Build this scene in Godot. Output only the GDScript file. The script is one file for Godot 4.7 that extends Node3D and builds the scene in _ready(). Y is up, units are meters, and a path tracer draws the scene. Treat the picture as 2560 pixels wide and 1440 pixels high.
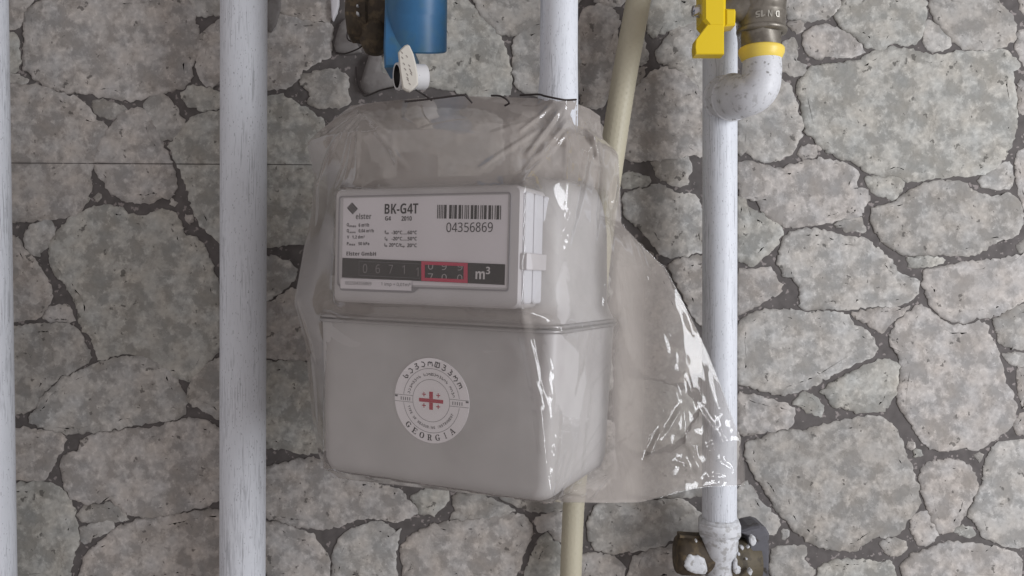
extends Node3D
# A gas meter wrapped in plastic film on a stone-patterned wall, between white painted pipes.
# The wall is the plane z = 0, the camera stands 0.8 m in front of it; units are metres.

const EYE := 0.8
var rng := RandomNumberGenerator.new()
var fine := FastNoiseLite.new()
var lump := FastNoiseLite.new()
var M := {}
var wall_root: Node3D
var stone_count := 0

# ------------------------------------------------------------------ helpers
func at(u: float, v: float, z: float) -> Vector3:      # a point of the place, read off the photograph at a known distance from the wall
	return Vector3((u - 1280.0) * (EYE - z) / 2000.0, (720.0 - v) * (EYE - z) / 2000.0, z)

func mat(color: Color, rough := 0.6, metal := 0.0) -> StandardMaterial3D:
	var m := StandardMaterial3D.new()
	m.albedo_color = color.linear_to_srgb()
	m.roughness = rough
	m.metallic = metal
	return m

func new_st() -> SurfaceTool:
	var st := SurfaceTool.new()
	st.begin(Mesh.PRIMITIVE_TRIANGLES)
	return st

func part(called: String, st: SurfaceTool, m: Material, parent: Node) -> MeshInstance3D:
	var o := MeshInstance3D.new()
	o.name = called
	o.mesh = st.commit()
	o.material_override = m
	parent.add_child(o, true)
	return o

func thing(called: String, label: String, category: String, pos := Vector3.ZERO, group := "") -> Node3D:
	var o := Node3D.new()
	o.name = called
	o.position = pos
	o.set_meta("label", label)
	o.set_meta("category", category)
	if group: o.set_meta("group", group)
	add_child(o, true)
	return o

func tri(st: SurfaceTool, a: Vector3, b: Vector3, c: Vector3) -> void:
	st.add_vertex(a); st.add_vertex(b); st.add_vertex(c)

func grid(st: SurfaceTool, rows: Array, closed := false, group := 0, uvs := []) -> void:   # rows of PackedVector3Array of one length
	st.set_smooth_group(group)
	for i in rows.size() - 1:
		var a: PackedVector3Array = rows[i]
		var b: PackedVector3Array = rows[i + 1]
		var n := a.size()
		for j in (n if closed else n - 1):
			var k := (j + 1) % n
			var quad := [a[j], b[j], b[k], a[k]]
			if uvs.is_empty():
				tri(st, quad[0], quad[1], quad[2]); tri(st, quad[0], quad[2], quad[3])
			else:
				var ua: PackedVector2Array = uvs[i]
				var ub: PackedVector2Array = uvs[i + 1]
				var uq := [ua[j], ub[j], ub[j + 1], ua[j + 1]]
				for q in [0, 1, 2, 0, 2, 3]:
					st.set_uv(uq[q]); st.add_vertex(quad[q])

func fan(st: SurfaceTool, ring: PackedVector3Array, group := 50) -> void:
	st.set_smooth_group(group)
	var c := Vector3.ZERO
	for p in ring: c += p
	c /= ring.size()
	for j in ring.size(): tri(st, c, ring[j], ring[(j + 1) % ring.size()])

func done(st: SurfaceTool) -> SurfaceTool:
	st.generate_normals()
	return st

func tube(st: SurfaceTool, path: PackedVector3Array, radii: Array, seg := 28, caps := true) -> void:
	var rows := []
	var uvs := []
	var along := 0.0
	var side := Vector3.RIGHT
	for i in path.size():
		var t := (path[mini(i + 1, path.size() - 1)] - path[maxi(i - 1, 0)]).normalized()
		if i == 0: side = t.cross(Vector3.BACK if absf(t.z) < 0.9 else Vector3.UP).normalized()
		else:
			along += path[i].distance_to(path[i - 1])
			side = (side - t * side.dot(t)).normalized()
		var up := t.cross(side).normalized()
		var ring := PackedVector3Array()
		var uv := PackedVector2Array()
		var r: float = radii[mini(i, radii.size() - 1)]
		for j in seg + 1:
			var a := TAU * j / seg
			if j < seg: ring.append(path[i] + (side * cos(a) + up * sin(a)) * r)
			uv.append(Vector2(float(j) / seg, along * 1.2))
		rows.append(ring); uvs.append(uv)
	grid(st, rows, true, 0, uvs)
	if caps:
		fan(st, rows[0], 51); fan(st, rows[-1], 52)

func lathe(st: SurfaceTool, xf: Transform3D, profile: Array, seg := 32, sharp := true) -> void:   # profile of [radius, height along the axis]
	for i in profile.size() - 1:
		var rows := []
		for k in 2:
			var ring := PackedVector3Array()
			for j in seg:
				var a := TAU * j / seg
				ring.append(xf * Vector3(cos(a) * profile[i + k][0], profile[i + k][1], sin(a) * profile[i + k][0]))
			rows.append(ring)
		grid(st, rows, true, i if sharp else 0)

func axis(from: Vector3, towards: Vector3, spin := 0.0) -> Transform3D:   # a frame whose y axis runs from one point to another
	var y := (towards - from).normalized()
	var x := y.cross(Vector3.BACK if absf(y.z) < 0.9 else Vector3.UP).normalized()
	var b := Basis(x, y, x.cross(y))
	return Transform3D(b * Basis(Vector3.UP, spin), from)

func prism(st: SurfaceTool, outline: PackedVector2Array, z0: float, z1: float, bevel := 0.0, xf := Transform3D.IDENTITY) -> void:
	var poly := outline
	if not Geometry2D.is_polygon_clockwise(poly):
		poly = poly.duplicate(); poly.reverse()
	var inner := poly
	if bevel > 0.0:
		inner = inset(poly, bevel)
	var rings := [[poly, z0], [poly, z1 - bevel]]
	if bevel > 0.0: rings.append([inner, z1])
	for i in rings.size() - 1:
		st.set_smooth_group(-1)
		var a: PackedVector2Array = rings[i][0]
		var b: PackedVector2Array = rings[i + 1][0]
		for j in a.size():
			var k := (j + 1) % a.size()
			var p := xf * Vector3(a[j].x, a[j].y, rings[i][1]); var q := xf * Vector3(a[k].x, a[k].y, rings[i][1])
			var r := xf * Vector3(b[k].x, b[k].y, rings[i + 1][1]); var s := xf * Vector3(b[j].x, b[j].y, rings[i + 1][1])
			tri(st, p, s, r); tri(st, p, r, q)
	for f in [[inner, z1, false], [poly, z0, true]]:
		var idx := Geometry2D.triangulate_polygon(f[0])
		for t in range(0, idx.size(), 3):
			var o := [idx[t], idx[t + 2], idx[t + 1]] if f[2] else [idx[t], idx[t + 1], idx[t + 2]]
			for n in o: st.add_vertex(xf * Vector3(f[0][n].x, f[0][n].y, f[1]))

func inset(poly: PackedVector2Array, d: float) -> PackedVector2Array:      # vertex by vertex, towards the inside of a clockwise outline
	var out := PackedVector2Array()
	var n := poly.size()
	for i in n:
		var e0 := (poly[i] - poly[(i + n - 1) % n]).normalized()
		var e1 := (poly[(i + 1) % n] - poly[i]).normalized()
		var n0 := Vector2(e0.y, -e0.x); var n1 := Vector2(e1.y, -e1.x)
		var m := (n0 + n1)
		m = m / maxf(m.length_squared() * 0.5, 0.5)
		out.append(poly[i] + m * d)
	return out

func rounded_rect(x0: float, y0: float, x1: float, y1: float, r: float, n := 6) -> PackedVector2Array:
	var p := PackedVector2Array()
	for c in [[x1 - r, y1 - r, 0.0], [x0 + r, y1 - r, 90.0], [x0 + r, y0 + r, 180.0], [x1 - r, y0 + r, 270.0]]:
		for i in n + 1:
			var a := deg_to_rad(c[2] + 90.0 * i / n)
			p.append(Vector2(c[0] + r * cos(a), c[1] + r * sin(a)))
	return p

func font(bold := false, serif := false) -> Font:
	var f := SystemFont.new()
	f.font_names = PackedStringArray(["Droid Serif" if serif else "Droid Sans"])
	f.font_weight = 700 if bold else 400
	return f

func write_line(st: SurfaceTool, text: String, f: Font, x0: float, x1: float, yc: float, h: float, z: float, xf := Transform3D.IDENTITY) -> void:   # lettering fitted into a box of the given width and height
	var t := TextMesh.new()
	t.text = text; t.font = f; t.font_size = 64; t.pixel_size = 0.001; t.depth = 0.0; t.curve_step = 2.0
	var b := t.get_aabb()
	var sx := (x1 - x0) / b.size.x
	var sy := h / b.size.y
	st.append_from(t, 0, xf * Transform3D(Basis.from_scale(Vector3(sx, sy, 1)), Vector3(x0 - b.position.x * sx, yc - (b.position.y + b.size.y * 0.5) * sy, z)))

func flat_rect(st: SurfaceTool, x0: float, y0: float, x1: float, y1: float, z: float, xf := Transform3D.IDENTITY) -> void:
	st.set_smooth_group(-1)
	var q := [xf * Vector3(x0, y0, z), xf * Vector3(x0, y1, z), xf * Vector3(x1, y1, z), xf * Vector3(x1, y0, z)]
	tri(st, q[0], q[1], q[2]); tri(st, q[0], q[2], q[3])

func ribbon(st: SurfaceTool, pts: PackedVector2Array, w: float, z: float, xf := Transform3D.IDENTITY) -> void:   # a printed line
	for i in pts.size() - 1:
		var d := (pts[i + 1] - pts[i]).normalized() * w * 0.5
		var n := Vector2(-d.y, d.x)
		var a := pts[i] - d * 0.6; var b := pts[i + 1] + d * 0.6
		var zz := z + 0.000004 * (i % 3)
		var q := [a + n, b + n, b - n, a - n]
		for k in [0, 1, 2, 0, 2, 3]: st.add_vertex(xf * Vector3(q[k].x, q[k].y, zz))

func noise(seed_: int, freq: float, octaves := 4, kind := FastNoiseLite.TYPE_SIMPLEX_SMOOTH, gain := 0.5) -> FastNoiseLite:
	var n := FastNoiseLite.new()
	n.seed = seed_; n.frequency = freq; n.noise_type = kind
	n.fractal_octaves = octaves; n.fractal_gain = gain
	return n

func tex(im: Image) -> ImageTexture:
	return ImageTexture.create_from_image(im)

# ------------------------------------------------------------------ materials
func stone_textures() -> Array:
	var n := 1024
	var a := noise(3, 0.011, 5, FastNoiseLite.TYPE_SIMPLEX_SMOOTH, 0.62)
	a.domain_warp_enabled = true; a.domain_warp_amplitude = 30.0; a.domain_warp_frequency = 0.02
	var b := noise(8, 0.05, 4, FastNoiseLite.TYPE_SIMPLEX_SMOOTH, 0.6)
	b.domain_warp_enabled = true; b.domain_warp_amplitude = 14.0; b.domain_warp_frequency = 0.05
	var c := noise(21, 0.028, 4, FastNoiseLite.TYPE_SIMPLEX_SMOOTH, 0.55)
	var d := noise(33, 0.013, 2)
	var ia := a.get_seamless_image(n, n).get_data()
	var ib := b.get_seamless_image(n, n).get_data()
	var ic := c.get_seamless_image(n, n).get_data()
	var id := d.get_seamless_image(n, n).get_data()
	var e := noise(52, 0.03, 5, FastNoiseLite.TYPE_SIMPLEX_SMOOTH, 0.6)
	e.domain_warp_enabled = true; e.domain_warp_amplitude = 18.0; e.domain_warp_frequency = 0.03
	var ie := e.get_seamless_image(n, n).get_data()
	var col := PackedByteArray(); col.resize(n * n * 3)
	var hgt := PackedByteArray(); hgt.resize(n * n)
	for i in n * n:
		var va := ia[i] / 255.0; var vb := ib[i] / 255.0; var vc := ic[i] / 255.0; var vd := id[i] / 255.0; var ve := ie[i] / 255.0
		var mix_ := va * 0.66 + ve * 0.34
		var t := smoothstep(0.41, 0.435, mix_) * 0.40 + smoothstep(0.485, 0.51, mix_) * 0.35 + smoothstep(0.56, 0.58, mix_) * 0.25      # stepped patches, like the print
		var l := lerpf(0.305, 0.445, t)
		l *= lerpf(0.94, 1.06, smoothstep(0.3, 0.7, vb))
		if vb > 0.65 and t > 0.3: l = lerpf(l, 0.60, 0.45 * smoothstep(0.65, 0.73, vb))
		if vb < 0.32 and t > 0.3: l = lerpf(l, 0.30, 0.45 * smoothstep(0.32, 0.26, vb))
		var pit := smoothstep(0.25, 0.21, vc) * smoothstep(0.5, 0.62, vd)
		l = lerpf(l, 0.10, pit * 0.75)
		var warm := (vd - 0.5) * 0.07
		var rgb := Color(l * (1.008 + warm), l * 0.975, l * (0.932 - warm)).linear_to_srgb()
		col[i * 3] = clampi(int(rgb.r * 255.0), 0, 255); col[i * 3 + 1] = clampi(int(rgb.g * 255.0), 0, 255); col[i * 3 + 2] = clampi(int(rgb.b * 255.0), 0, 255)
		hgt[i] = clampi(int((0.35 * t + 0.45 * vb + 0.2 * va) * (1.0 - 0.7 * pit) * 255.0), 0, 255)
	return [tex(Image.create_from_data(n, n, false, Image.FORMAT_RGB8, col)), tex(Image.create_from_data(n, n, false, Image.FORMAT_L8, hgt))]

func mortar_texture() -> ImageTexture:
	var n := 512
	var ia := noise(5, 0.03, 4).get_seamless_image(n, n).get_data()
	var ib := noise(6, 0.05, 3).get_seamless_image(n, n).get_data()
	var col := PackedByteArray(); col.resize(n * n * 3)
	for i in n * n:
		var l := 0.100 + 0.05 * (ia[i] / 255.0 - 0.5)
		if ib[i] > 190: l = 0.24
		var rgb := Color(l * 1.06, l * 0.96, l * 0.93).linear_to_srgb()
		col[i * 3] = int(rgb.r * 255); col[i * 3 + 1] = int(rgb.g * 255); col[i * 3 + 2] = int(rgb.b * 255)
	return tex(Image.create_from_data(n, n, false, Image.FORMAT_RGB8, col))

func streak_texture(seed_: int, base: Color, dark: Color, amount: float, sx: float, sy: float, w := 256, h := 1024) -> ImageTexture:   # brushed paint that is thin in long strokes
	var a := noise(seed_, 1.0, 4, FastNoiseLite.TYPE_SIMPLEX_SMOOTH, 0.6)
	var b := noise(seed_ + 7, 1.0, 3)
	var col := PackedByteArray(); col.resize(w * h * 3)
	for y in h:
		for x in w:
			var ang := TAU * x / w
			var px := cos(ang) * w / TAU; var pz := sin(ang) * w / TAU
			var s := a.get_noise_3d(px * sx, y * sy, pz * sx)
			var p := b.get_noise_3d(px * 0.02, y * 0.006, pz * 0.02)
			var k := smoothstep(0.12, 0.6, s + p * 0.55) * amount * 0.62
			k += smoothstep(0.3, 0.6, a.get_noise_3d(px * sx * 0.5 + 90.0, y * sy * 2.5, pz * sx * 0.5)) * amount * 0.35
			k = maxf(k, smoothstep(0.50, 0.60, b.get_noise_3d(px * 0.5 + 40.0, y * 0.16, pz * 0.5)) * 0.75)
			var c := base.lerp(dark, clampf(k, 0.0, 1.0)) * (1.0 + 0.09 * p + 0.05 * s)
			c = c.linear_to_srgb()
			var i := (y * w + x) * 3
			col[i] = clampi(int(c.r * 255), 0, 255); col[i + 1] = clampi(int(c.g * 255), 0, 255); col[i + 2] = clampi(int(c.b * 255), 0, 255)
	return tex(Image.create_from_data(w, h, false, Image.FORMAT_RGB8, col))

func patch_texture(seed_: int, base: Color, other: Color, freq: float, lo: float, hi: float, n := 256) -> ImageTexture:
	var ia := noise(seed_, freq, 5, FastNoiseLite.TYPE_SIMPLEX_SMOOTH, 0.6).get_seamless_image(n, n).get_data()
	var ib := noise(seed_ + 4, freq * 4.0, 3).get_seamless_image(n, n).get_data()
	var col := PackedByteArray(); col.resize(n * n * 3)
	for i in n * n:
		var c := base.lerp(other, smoothstep(lo, hi, ia[i] / 255.0)) * (0.92 + 0.16 * ib[i] / 255.0)
		c = c.linear_to_srgb()
		col[i * 3] = clampi(int(c.r * 255), 0, 255); col[i * 3 + 1] = clampi(int(c.g * 255), 0, 255); col[i * 3 + 2] = clampi(int(c.b * 255), 0, 255)
	return tex(Image.create_from_data(n, n, false, Image.FORMAT_RGB8, col))

func worn(seed_: int, base: Color, other: Color, freq: float, lo: float, hi: float, rough: float, per_metre: float, metal := 0.0) -> StandardMaterial3D:
	var m := StandardMaterial3D.new()
	m.albedo_texture = patch_texture(seed_, base, other, freq, lo, hi)
	m.uv1_triplanar = true; m.uv1_world_triplanar = true
	m.uv1_scale = Vector3.ONE * per_metre
	m.roughness = rough; m.metallic = metal
	if metal == 0.0 and per_metre > 8.0:
		m.heightmap_enabled = true; m.heightmap_texture = m.albedo_texture; m.heightmap_scale = 0.06
	return m

func make_materials() -> void:
	var s := stone_textures()
	for k in 5:
		var m := StandardMaterial3D.new()
		m.albedo_texture = s[0]
		m.albedo_color = [Color(1, 1, 0.995), Color(0.975, 0.98, 0.965), Color(0.985, 0.97, 0.96), Color(0.945, 0.94, 0.93), Color(1, 0.99, 0.985)][k]
		m.uv1_triplanar = true; m.uv1_world_triplanar = true; m.uv1_triplanar_sharpness = 4.0
		m.uv1_scale = Vector3.ONE * 2.3
		m.uv1_offset = Vector3(k * 0.37, k * 0.61, k * 0.23)
		m.roughness = 0.85; m.metallic_specular = 0.25
		m.heightmap_enabled = true; m.heightmap_texture = s[1]; m.heightmap_scale = 0.05
		M["stone%d" % k] = m
	var mo := StandardMaterial3D.new()
	mo.albedo_texture = mortar_texture()
	mo.uv1_triplanar = true; mo.uv1_world_triplanar = true; mo.uv1_scale = Vector3.ONE * 4.0
	mo.roughness = 0.9
	M.mortar = mo
	for k in 3:
		var p := StandardMaterial3D.new()
		p.albedo_texture = streak_texture(40 + k * 11, Color(0.655, 0.68, 0.725), Color(0.18, 0.185, 0.20), 0.85, [1.1, 0.7, 0.95][k], [0.016, 0.03, 0.016][k])
		p.roughness = 0.5
		M["pipe%d" % k] = p
	M.white_fitting = worn(61, Color(0.61, 0.62, 0.645), Color(0.24, 0.235, 0.225), 0.045, 0.66, 0.78, 0.45, 9.0)
	M.white_blob = worn(62, Color(0.60, 0.615, 0.64), Color(0.36, 0.355, 0.35), 0.05, 0.56, 0.72, 0.45, 9.0)
	M.hose = mat(Color(0.485, 0.45, 0.34), 0.5)
	M.meter = worn(71, Color(0.468, 0.452, 0.443), Color(0.425, 0.406, 0.40), 0.01, 0.4, 0.7, 0.42, 3.0)
	M.housing = mat(Color(0.53, 0.51, 0.515), 0.4)
	M.rib = mat(Color(0.60, 0.60, 0.63), 0.4)
	M.groove = mat(Color(0.16, 0.155, 0.16), 0.5)
	M.rim = mat(Color(0.26, 0.25, 0.26), 0.35)
	M.plate = mat(Color(0.68, 0.645, 0.665), 0.45)
	M.ink = mat(Color(0.018, 0.016, 0.018), 0.6)
	M.grey_ink = mat(Color(0.12, 0.115, 0.12), 0.6)
	M.black = mat(Color(0.016, 0.014, 0.014), 0.35)
	M.wheel = mat(Color(0.022, 0.02, 0.02), 0.5)
	M.digit = mat(Color(0.33, 0.31, 0.31), 0.6)
	M.dim_digit = mat(Color(0.19, 0.175, 0.175), 0.6)
	M.white_ink = mat(Color(0.60, 0.57, 0.57), 0.6)
	M.red = mat(Color(0.50, 0.035, 0.085), 0.4)
	M.cross = mat(Color(0.42, 0.02, 0.05), 0.5)
	M.sticker = mat(Color(0.80, 0.765, 0.775), 0.5)
	M.flange = mat(Color(0.36, 0.345, 0.34), 0.32, 0.35)
	M.blue = worn(81, Color(0.028, 0.125, 0.265), Color(0.045, 0.135, 0.22), 0.02, 0.45, 0.75, 0.42, 6.0)
	M.brass = worn(82, Color(0.052, 0.038, 0.024), Color(0.12, 0.088, 0.05), 0.03, 0.5, 0.75, 0.72, 10.0, 0.1)
	M.olive = worn(83, Color(0.115, 0.095, 0.062), Color(0.055, 0.045, 0.032), 0.03, 0.5, 0.7, 0.7, 10.0, 0.1)
	M.steel = worn(84, Color(0.125, 0.125, 0.14), Color(0.05, 0.043, 0.038), 0.02, 0.6, 0.75, 0.45, 10.0, 0.3)
	M.nickel = worn(85, Color(0.25, 0.228, 0.195), Color(0.17, 0.153, 0.128), 0.02, 0.4, 0.7, 0.38, 12.0, 0.55)
	M.nickel_mark = mat(Color(0.46, 0.44, 0.39), 0.35, 0.7)
	M.chrome = mat(Color(0.62, 0.62, 0.65), 0.2, 0.95)
	M.yellow = mat(Color(0.74, 0.53, 0.012), 0.36)
	M.pale_yellow = mat(Color(0.80, 0.60, 0.10), 0.38)
	M.tag = mat(Color(0.60, 0.57, 0.51), 0.5)
	M.tag_ring = mat(Color(0.60, 0.595, 0.60), 0.4)
	M.tag_mark = mat(Color(0.26, 0.23, 0.21), 0.6)
	M.wire = mat(Color(0.025, 0.018, 0.017), 0.6)
	M.plaster = worn(86, Color(0.19, 0.178, 0.172), Color(0.14, 0.128, 0.122), 0.02, 0.5, 0.7, 0.85, 6.0)
	M.paper = mat(Color(0.55, 0.54, 0.56), 0.8)
	M.seam = mat(Color(0.03, 0.025, 0.022), 0.9)
	var film := StandardMaterial3D.new()                 # the glossy skin of the film
	film.albedo_color = Color(0.75, 0.73, 0.71, 0.035)
	film.transparency = BaseMaterial3D.TRANSPARENCY_ALPHA
	film.roughness = 0.075
	film.metallic_specular = 0.62
	film.cull_mode = BaseMaterial3D.CULL_DISABLED
	M.film = film
	var milk := StandardMaterial3D.new()                 # its milky body: clear where it lies on something, cloudy where it stands off
	milk.albedo_color = Color(0.40, 0.362, 0.330).linear_to_srgb()
	milk.transparency = BaseMaterial3D.TRANSPARENCY_ALPHA
	milk.vertex_color_use_as_albedo = true
	milk.roughness = 0.5
	milk.metallic_specular = 0.3
	milk.cull_mode = BaseMaterial3D.CULL_DISABLED
	M.milk = milk

# ------------------------------------------------------------------ the wall
var all_stones := []
var border: SurfaceTool = null                          # set while the stones past the picture's edges are laid

func st_(px: Array) -> void:                              # one stone of the wall, by its outline
	if border == null: all_stones.append(px)
	var poly := PackedVector2Array()
	for i in range(0, px.size(), 2): poly.append(Vector2(px[i] - 1280.0, 720.0 - px[i + 1]) * 0.0004)
	if not Geometry2D.is_polygon_clockwise(poly): poly.reverse()
	poly = inset(poly, -0.0017)
	var soft := PackedVector2Array()                      # round the corners once
	for i in poly.size():
		var a := poly[i]; var b := poly[(i + 1) % poly.size()]
		soft.append(a.lerp(b, 0.16)); soft.append(a.lerp(b, 0.84))
	var ragged := PackedVector2Array()
	for i in soft.size():
		var a := soft[i]; var b := soft[(i + 1) % soft.size()]
		var k := maxi(1, int(ceil(a.distance_to(b) / 0.0028)))
		for j in k:
			var p := a.lerp(b, float(j) / k)
			p += Vector2(fine.get_noise_2d(p.x * 1000.0, p.y * 1000.0), fine.get_noise_2d(p.x * 1000.0 + 300.0, p.y * 1000.0)) * 0.0030
			ragged.append(p)
	var pieces: Array = [ragged]
	var lo := Vector2(1e9, 1e9); var hi := -lo
	for p in ragged: lo = lo.min(p); hi = hi.max(p)
	var seam_y := 0.1245                                   # the joint between two sheets of the facing, left of the meter
	if lo.y < seam_y and hi.y > seam_y and hi.x < 0.05 and hi.x > -0.7 and lo.x < -0.2:
		var band := PackedVector2Array([Vector2(-0.7, 0.1266), Vector2(-0.15, 0.1232), Vector2(-0.15, 0.1223), Vector2(-0.7, 0.1257)])
		pieces = Geometry2D.clip_polygons(ragged, band)
	stone_count += 1
	for piece in pieces: stone_piece(piece, M["stone%d" % ((stone_count * 7) % 5)], wall_root)

func stone_piece(o: PackedVector2Array, m: Material, parent: Node) -> void:
	if o.size() < 6: return
	var c := Vector2.ZERO; var area := 0.0
	for i in o.size():
		var w := o[i].cross(o[(i + 1) % o.size()])
		area += w; c += (o[i] + o[(i + 1) % o.size()]) * w
	if absf(area) < 2e-5: return
	c /= 3.0 * area
	var thick := 0.0017 * clampf(sqrt(absf(area)) / 0.05, 0.6, 1.3)
	var st := new_st()
	var n := o.size()
	var shape := [[0.0, -0.001, 1.4], [0.0, 0.45, 1.0], [0.0012, 0.85, 0.45], [0.004, 1.0, 0.10], [0.009, 1.05, 0.0]]
	for r in shape:
		for p in o:
			var d := p.distance_to(c)
			var away := (p - c) / maxf(d, 0.0005)
			var s: float = clampf(1.0 - r[0] / maxf(d, 0.001), 0.6, 1.0) if r[0] >= 0 else (1.0 + r[0]) * clampf(1.0 - 0.011 / maxf(d, 0.001), 0.6, 1.0)
			var q := c + (p - c) * s
			var k := q * 1000.0
			var g := Vector2(lump.get_noise_2d(k.x + 1.0, k.y) - lump.get_noise_2d(k.x - 1.0, k.y), lump.get_noise_2d(k.x, k.y + 1.0) - lump.get_noise_2d(k.x, k.y - 1.0)) * 0.5
			var z: float = r[1] if r[1] < 0.0 else thick * r[1] + lump.get_noise_2d(k.x, k.y) * 0.0012 * minf(r[1], 1.0)
			if r[2] == 0.0: g = Vector2.ZERO
			st.set_normal(Vector3(away.x * r[2] - g.x * 1.2, away.y * r[2] - g.y * 1.2, 1.0).normalized())
			st.add_vertex(Vector3(q.x, q.y, z))
	var turn := area < 0.0
	for i in shape.size() - 1:
		for j in n:
			var e := i * n + j; var f := i * n + (j + 1) % n
			for q in ([e, e + n, f, f, e + n, f + n] if not turn else [e, f, e + n, f, f + n, e + n]): st.add_index(q)
	var top := PackedVector2Array()
	for p in o:
		var d := p.distance_to(c)
		top.append(c + (p - c) * clampf(1.0 - 0.009 / maxf(d, 0.001), 0.6, 1.0))
	var idx := Geometry2D.triangulate_polygon(top)
	var e0 := (shape.size() - 1) * n
	if idx.is_empty():
		for j in range(1, n - 1):
			for q in ([0, j + 1, j] if turn else [0, j, j + 1]): st.add_index(e0 + q)
	for q in range(0, idx.size(), 3):
		for w in [idx[q], idx[q + 2], idx[q + 1]]: st.add_index(e0 + w)
	if border:
		border.append_from(st.commit(), 0, Transform3D.IDENTITY)
		return
	part("stone", st, m, parent)

func build_wall() -> void:
	wall_root = Node3D.new()
	wall_root.name = "wall"
	wall_root.set_meta("kind", "structure")
	wall_root.set_meta("label", "wall faced with irregular pale limestone pieces and dark grey joints")
	wall_root.set_meta("category", "wall")
	add_child(wall_root)
	var st := new_st()
	prism(st, PackedVector2Array([Vector2(-0.95, -0.7), Vector2(0.95, -0.7), Vector2(0.95, 0.7), Vector2(-0.95, 0.7)]), -0.12, 0.0)
	part("mortar", done(st), M.mortar, wall_root)
	st_([-10, -10, 85, -10, 62, 27, 54, 60, 35, 72, -10, 70])
	st_([67, 30, 94, 7, 134, -8, 464, -8, 480, 20, 490, 57, 500, 94, 495, 134, 474, 175, 480, 195, 460, 218, 403, 232, 336, 249, 279, 242, 215, 232, 161, 228, 111, 212, 67, 178, 60, 144, 67, 101, 62, 50])
	st_([-10, 85, 40, 85, 46, 125, 52, 155, 45, 175, 20, 180, -10, 180])
	st_([-10, 187, 40, 187, 70, 203, 60, 209, 30, 209, -10, 209])
	st_([474, -8, 600, -8, 605, 30, 520, 39, 492, 39, 487, 20])
	st_([680, -8, 825, -8, 828, 50, 790, 52, 745, 45, 720, 38, 690, 28])
	st_([507, 85, 545, 55, 600, 40, 700, 37, 745, 52, 790, 62, 828, 62, 825, 140, 800, 150, 760, 170, 745, 195, 720, 217, 690, 222, 640, 215, 555, 205, 530, 217, 510, 207, 495, 180, 497, 140, 500, 110])
	st_([456, 230, 480, 219, 510, 220, 545, 232, 580, 245, 580, 265, 545, 270, 505, 275, 475, 265, 460, 248])
	st_([235, 255, 250, 250, 285, 260, 316, 272, 312, 285, 270, 296, 250, 290, 238, 275])
	st_([362, 270, 375, 245, 400, 236, 425, 248, 445, 280, 465, 315, 462, 332, 430, 345, 405, 348, 395, 330, 375, 300])
	st_([-10, 215, 70, 214, 110, 216, 150, 235, 190, 245, 225, 275, 240, 300, 268, 318, 250, 355, 235, 395, 220, 440, 228, 460, 215, 500, 198, 535, 150, 543, 111, 547, 50, 554, -10, 550])
	st_([250, 360, 280, 315, 305, 285, 335, 272, 360, 275, 385, 310, 400, 345, 415, 380, 430, 410, 440, 460, 430, 490, 400, 495, 370, 505, 340, 505, 310, 500, 285, 485, 262, 455, 240, 425, 237, 405])
	st_([425, 365, 440, 345, 470, 310, 500, 285, 555, 280, 660, 245, 700, 238, 740, 260, 790, 290, 815, 315, 810, 480, 790, 560, 770, 605, 700, 612, 640, 622, 560, 615, 525, 585, 500, 557, 485, 520, 474, 480, 455, 430, 440, 395])
	st_([750, 190, 800, 178, 850, 175, 870, 200, 870, 265, 800, 270, 770, 255, 785, 240, 760, 215])
	st_([62, 590, 75, 570, 100, 560, 115, 550, 130, 555, 135, 575, 128, 610, 110, 625, 92, 640, 75, 630, 65, 615])
	st_([-10, 590, 25, 585, 45, 600, 60, 625, 85, 650, 95, 665, 115, 700, 130, 745, 125, 755, 110, 775, 95, 795, 60, 800, -10, 808])
	st_([110, 790, 125, 770, 150, 762, 175, 770, 185, 795, 175, 805, 140, 803, 115, 799])
	st_([125, 610, 150, 575, 180, 545, 220, 525, 270, 513, 300, 520, 320, 535, 360, 545, 400, 525, 430, 530, 450, 555, 460, 590, 490, 595, 510, 620, 530, 670, 545, 700, 548, 750, 552, 800, 550, 870, 530, 890, 490, 940, 470, 950, 440, 940, 410, 920, 380, 895, 330, 880, 290, 885, 250, 902, 240, 870, 230, 840, 205, 820, 200, 780, 185, 740, 170, 715, 145, 690, 130, 660])
	st_([-10, 825, 60, 815, 130, 812, 175, 815, 200, 830, 215, 870, 228, 890, 215, 905, 190, 922, 150, 940, 125, 960, 105, 985, 90, 1015, 60, 1030, -10, 1030])
	st_([75, 1050, 100, 1010, 125, 975, 160, 945, 200, 930, 250, 910, 300, 895, 350, 890, 400, 905, 430, 920, 445, 965, 465, 1000, 458, 1040, 400, 1050, 340, 1060, 280, 1070, 220, 1080, 160, 1083, 110, 1068])
	st_([-10, 1080, 50, 1073, 90, 1075, 140, 1083, 165, 1098, 155, 1120, 140, 1140, 130, 1165, 115, 1195, 100, 1200, -10, 1195])
	st_([150, 1160, 165, 1140, 200, 1130, 205, 1100, 240, 1085, 320, 1074, 400, 1070, 420, 1057, 480, 1047, 520, 1055, 550, 1075, 600, 1085, 640, 1100, 640, 1180, 600, 1200, 560, 1225, 530, 1260, 480, 1270, 420, 1285, 360, 1292, 325, 1285, 300, 1265, 275, 1245, 220, 1258, 180, 1245, 165, 1215])
	st_([-10, 1212, 60, 1210, 120, 1205, 150, 1220, 180, 1255, 190, 1310, 197, 1350, 180, 1390, 175, 1450, -10, 1450])
	st_([195, 1285, 215, 1265, 255, 1262, 280, 1262, 310, 1278, 318, 1298, 290, 1300, 240, 1302, 205, 1300])
	st_([205, 1320, 230, 1310, 280, 1307, 285, 1318, 250, 1335, 215, 1358, 203, 1345])
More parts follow.
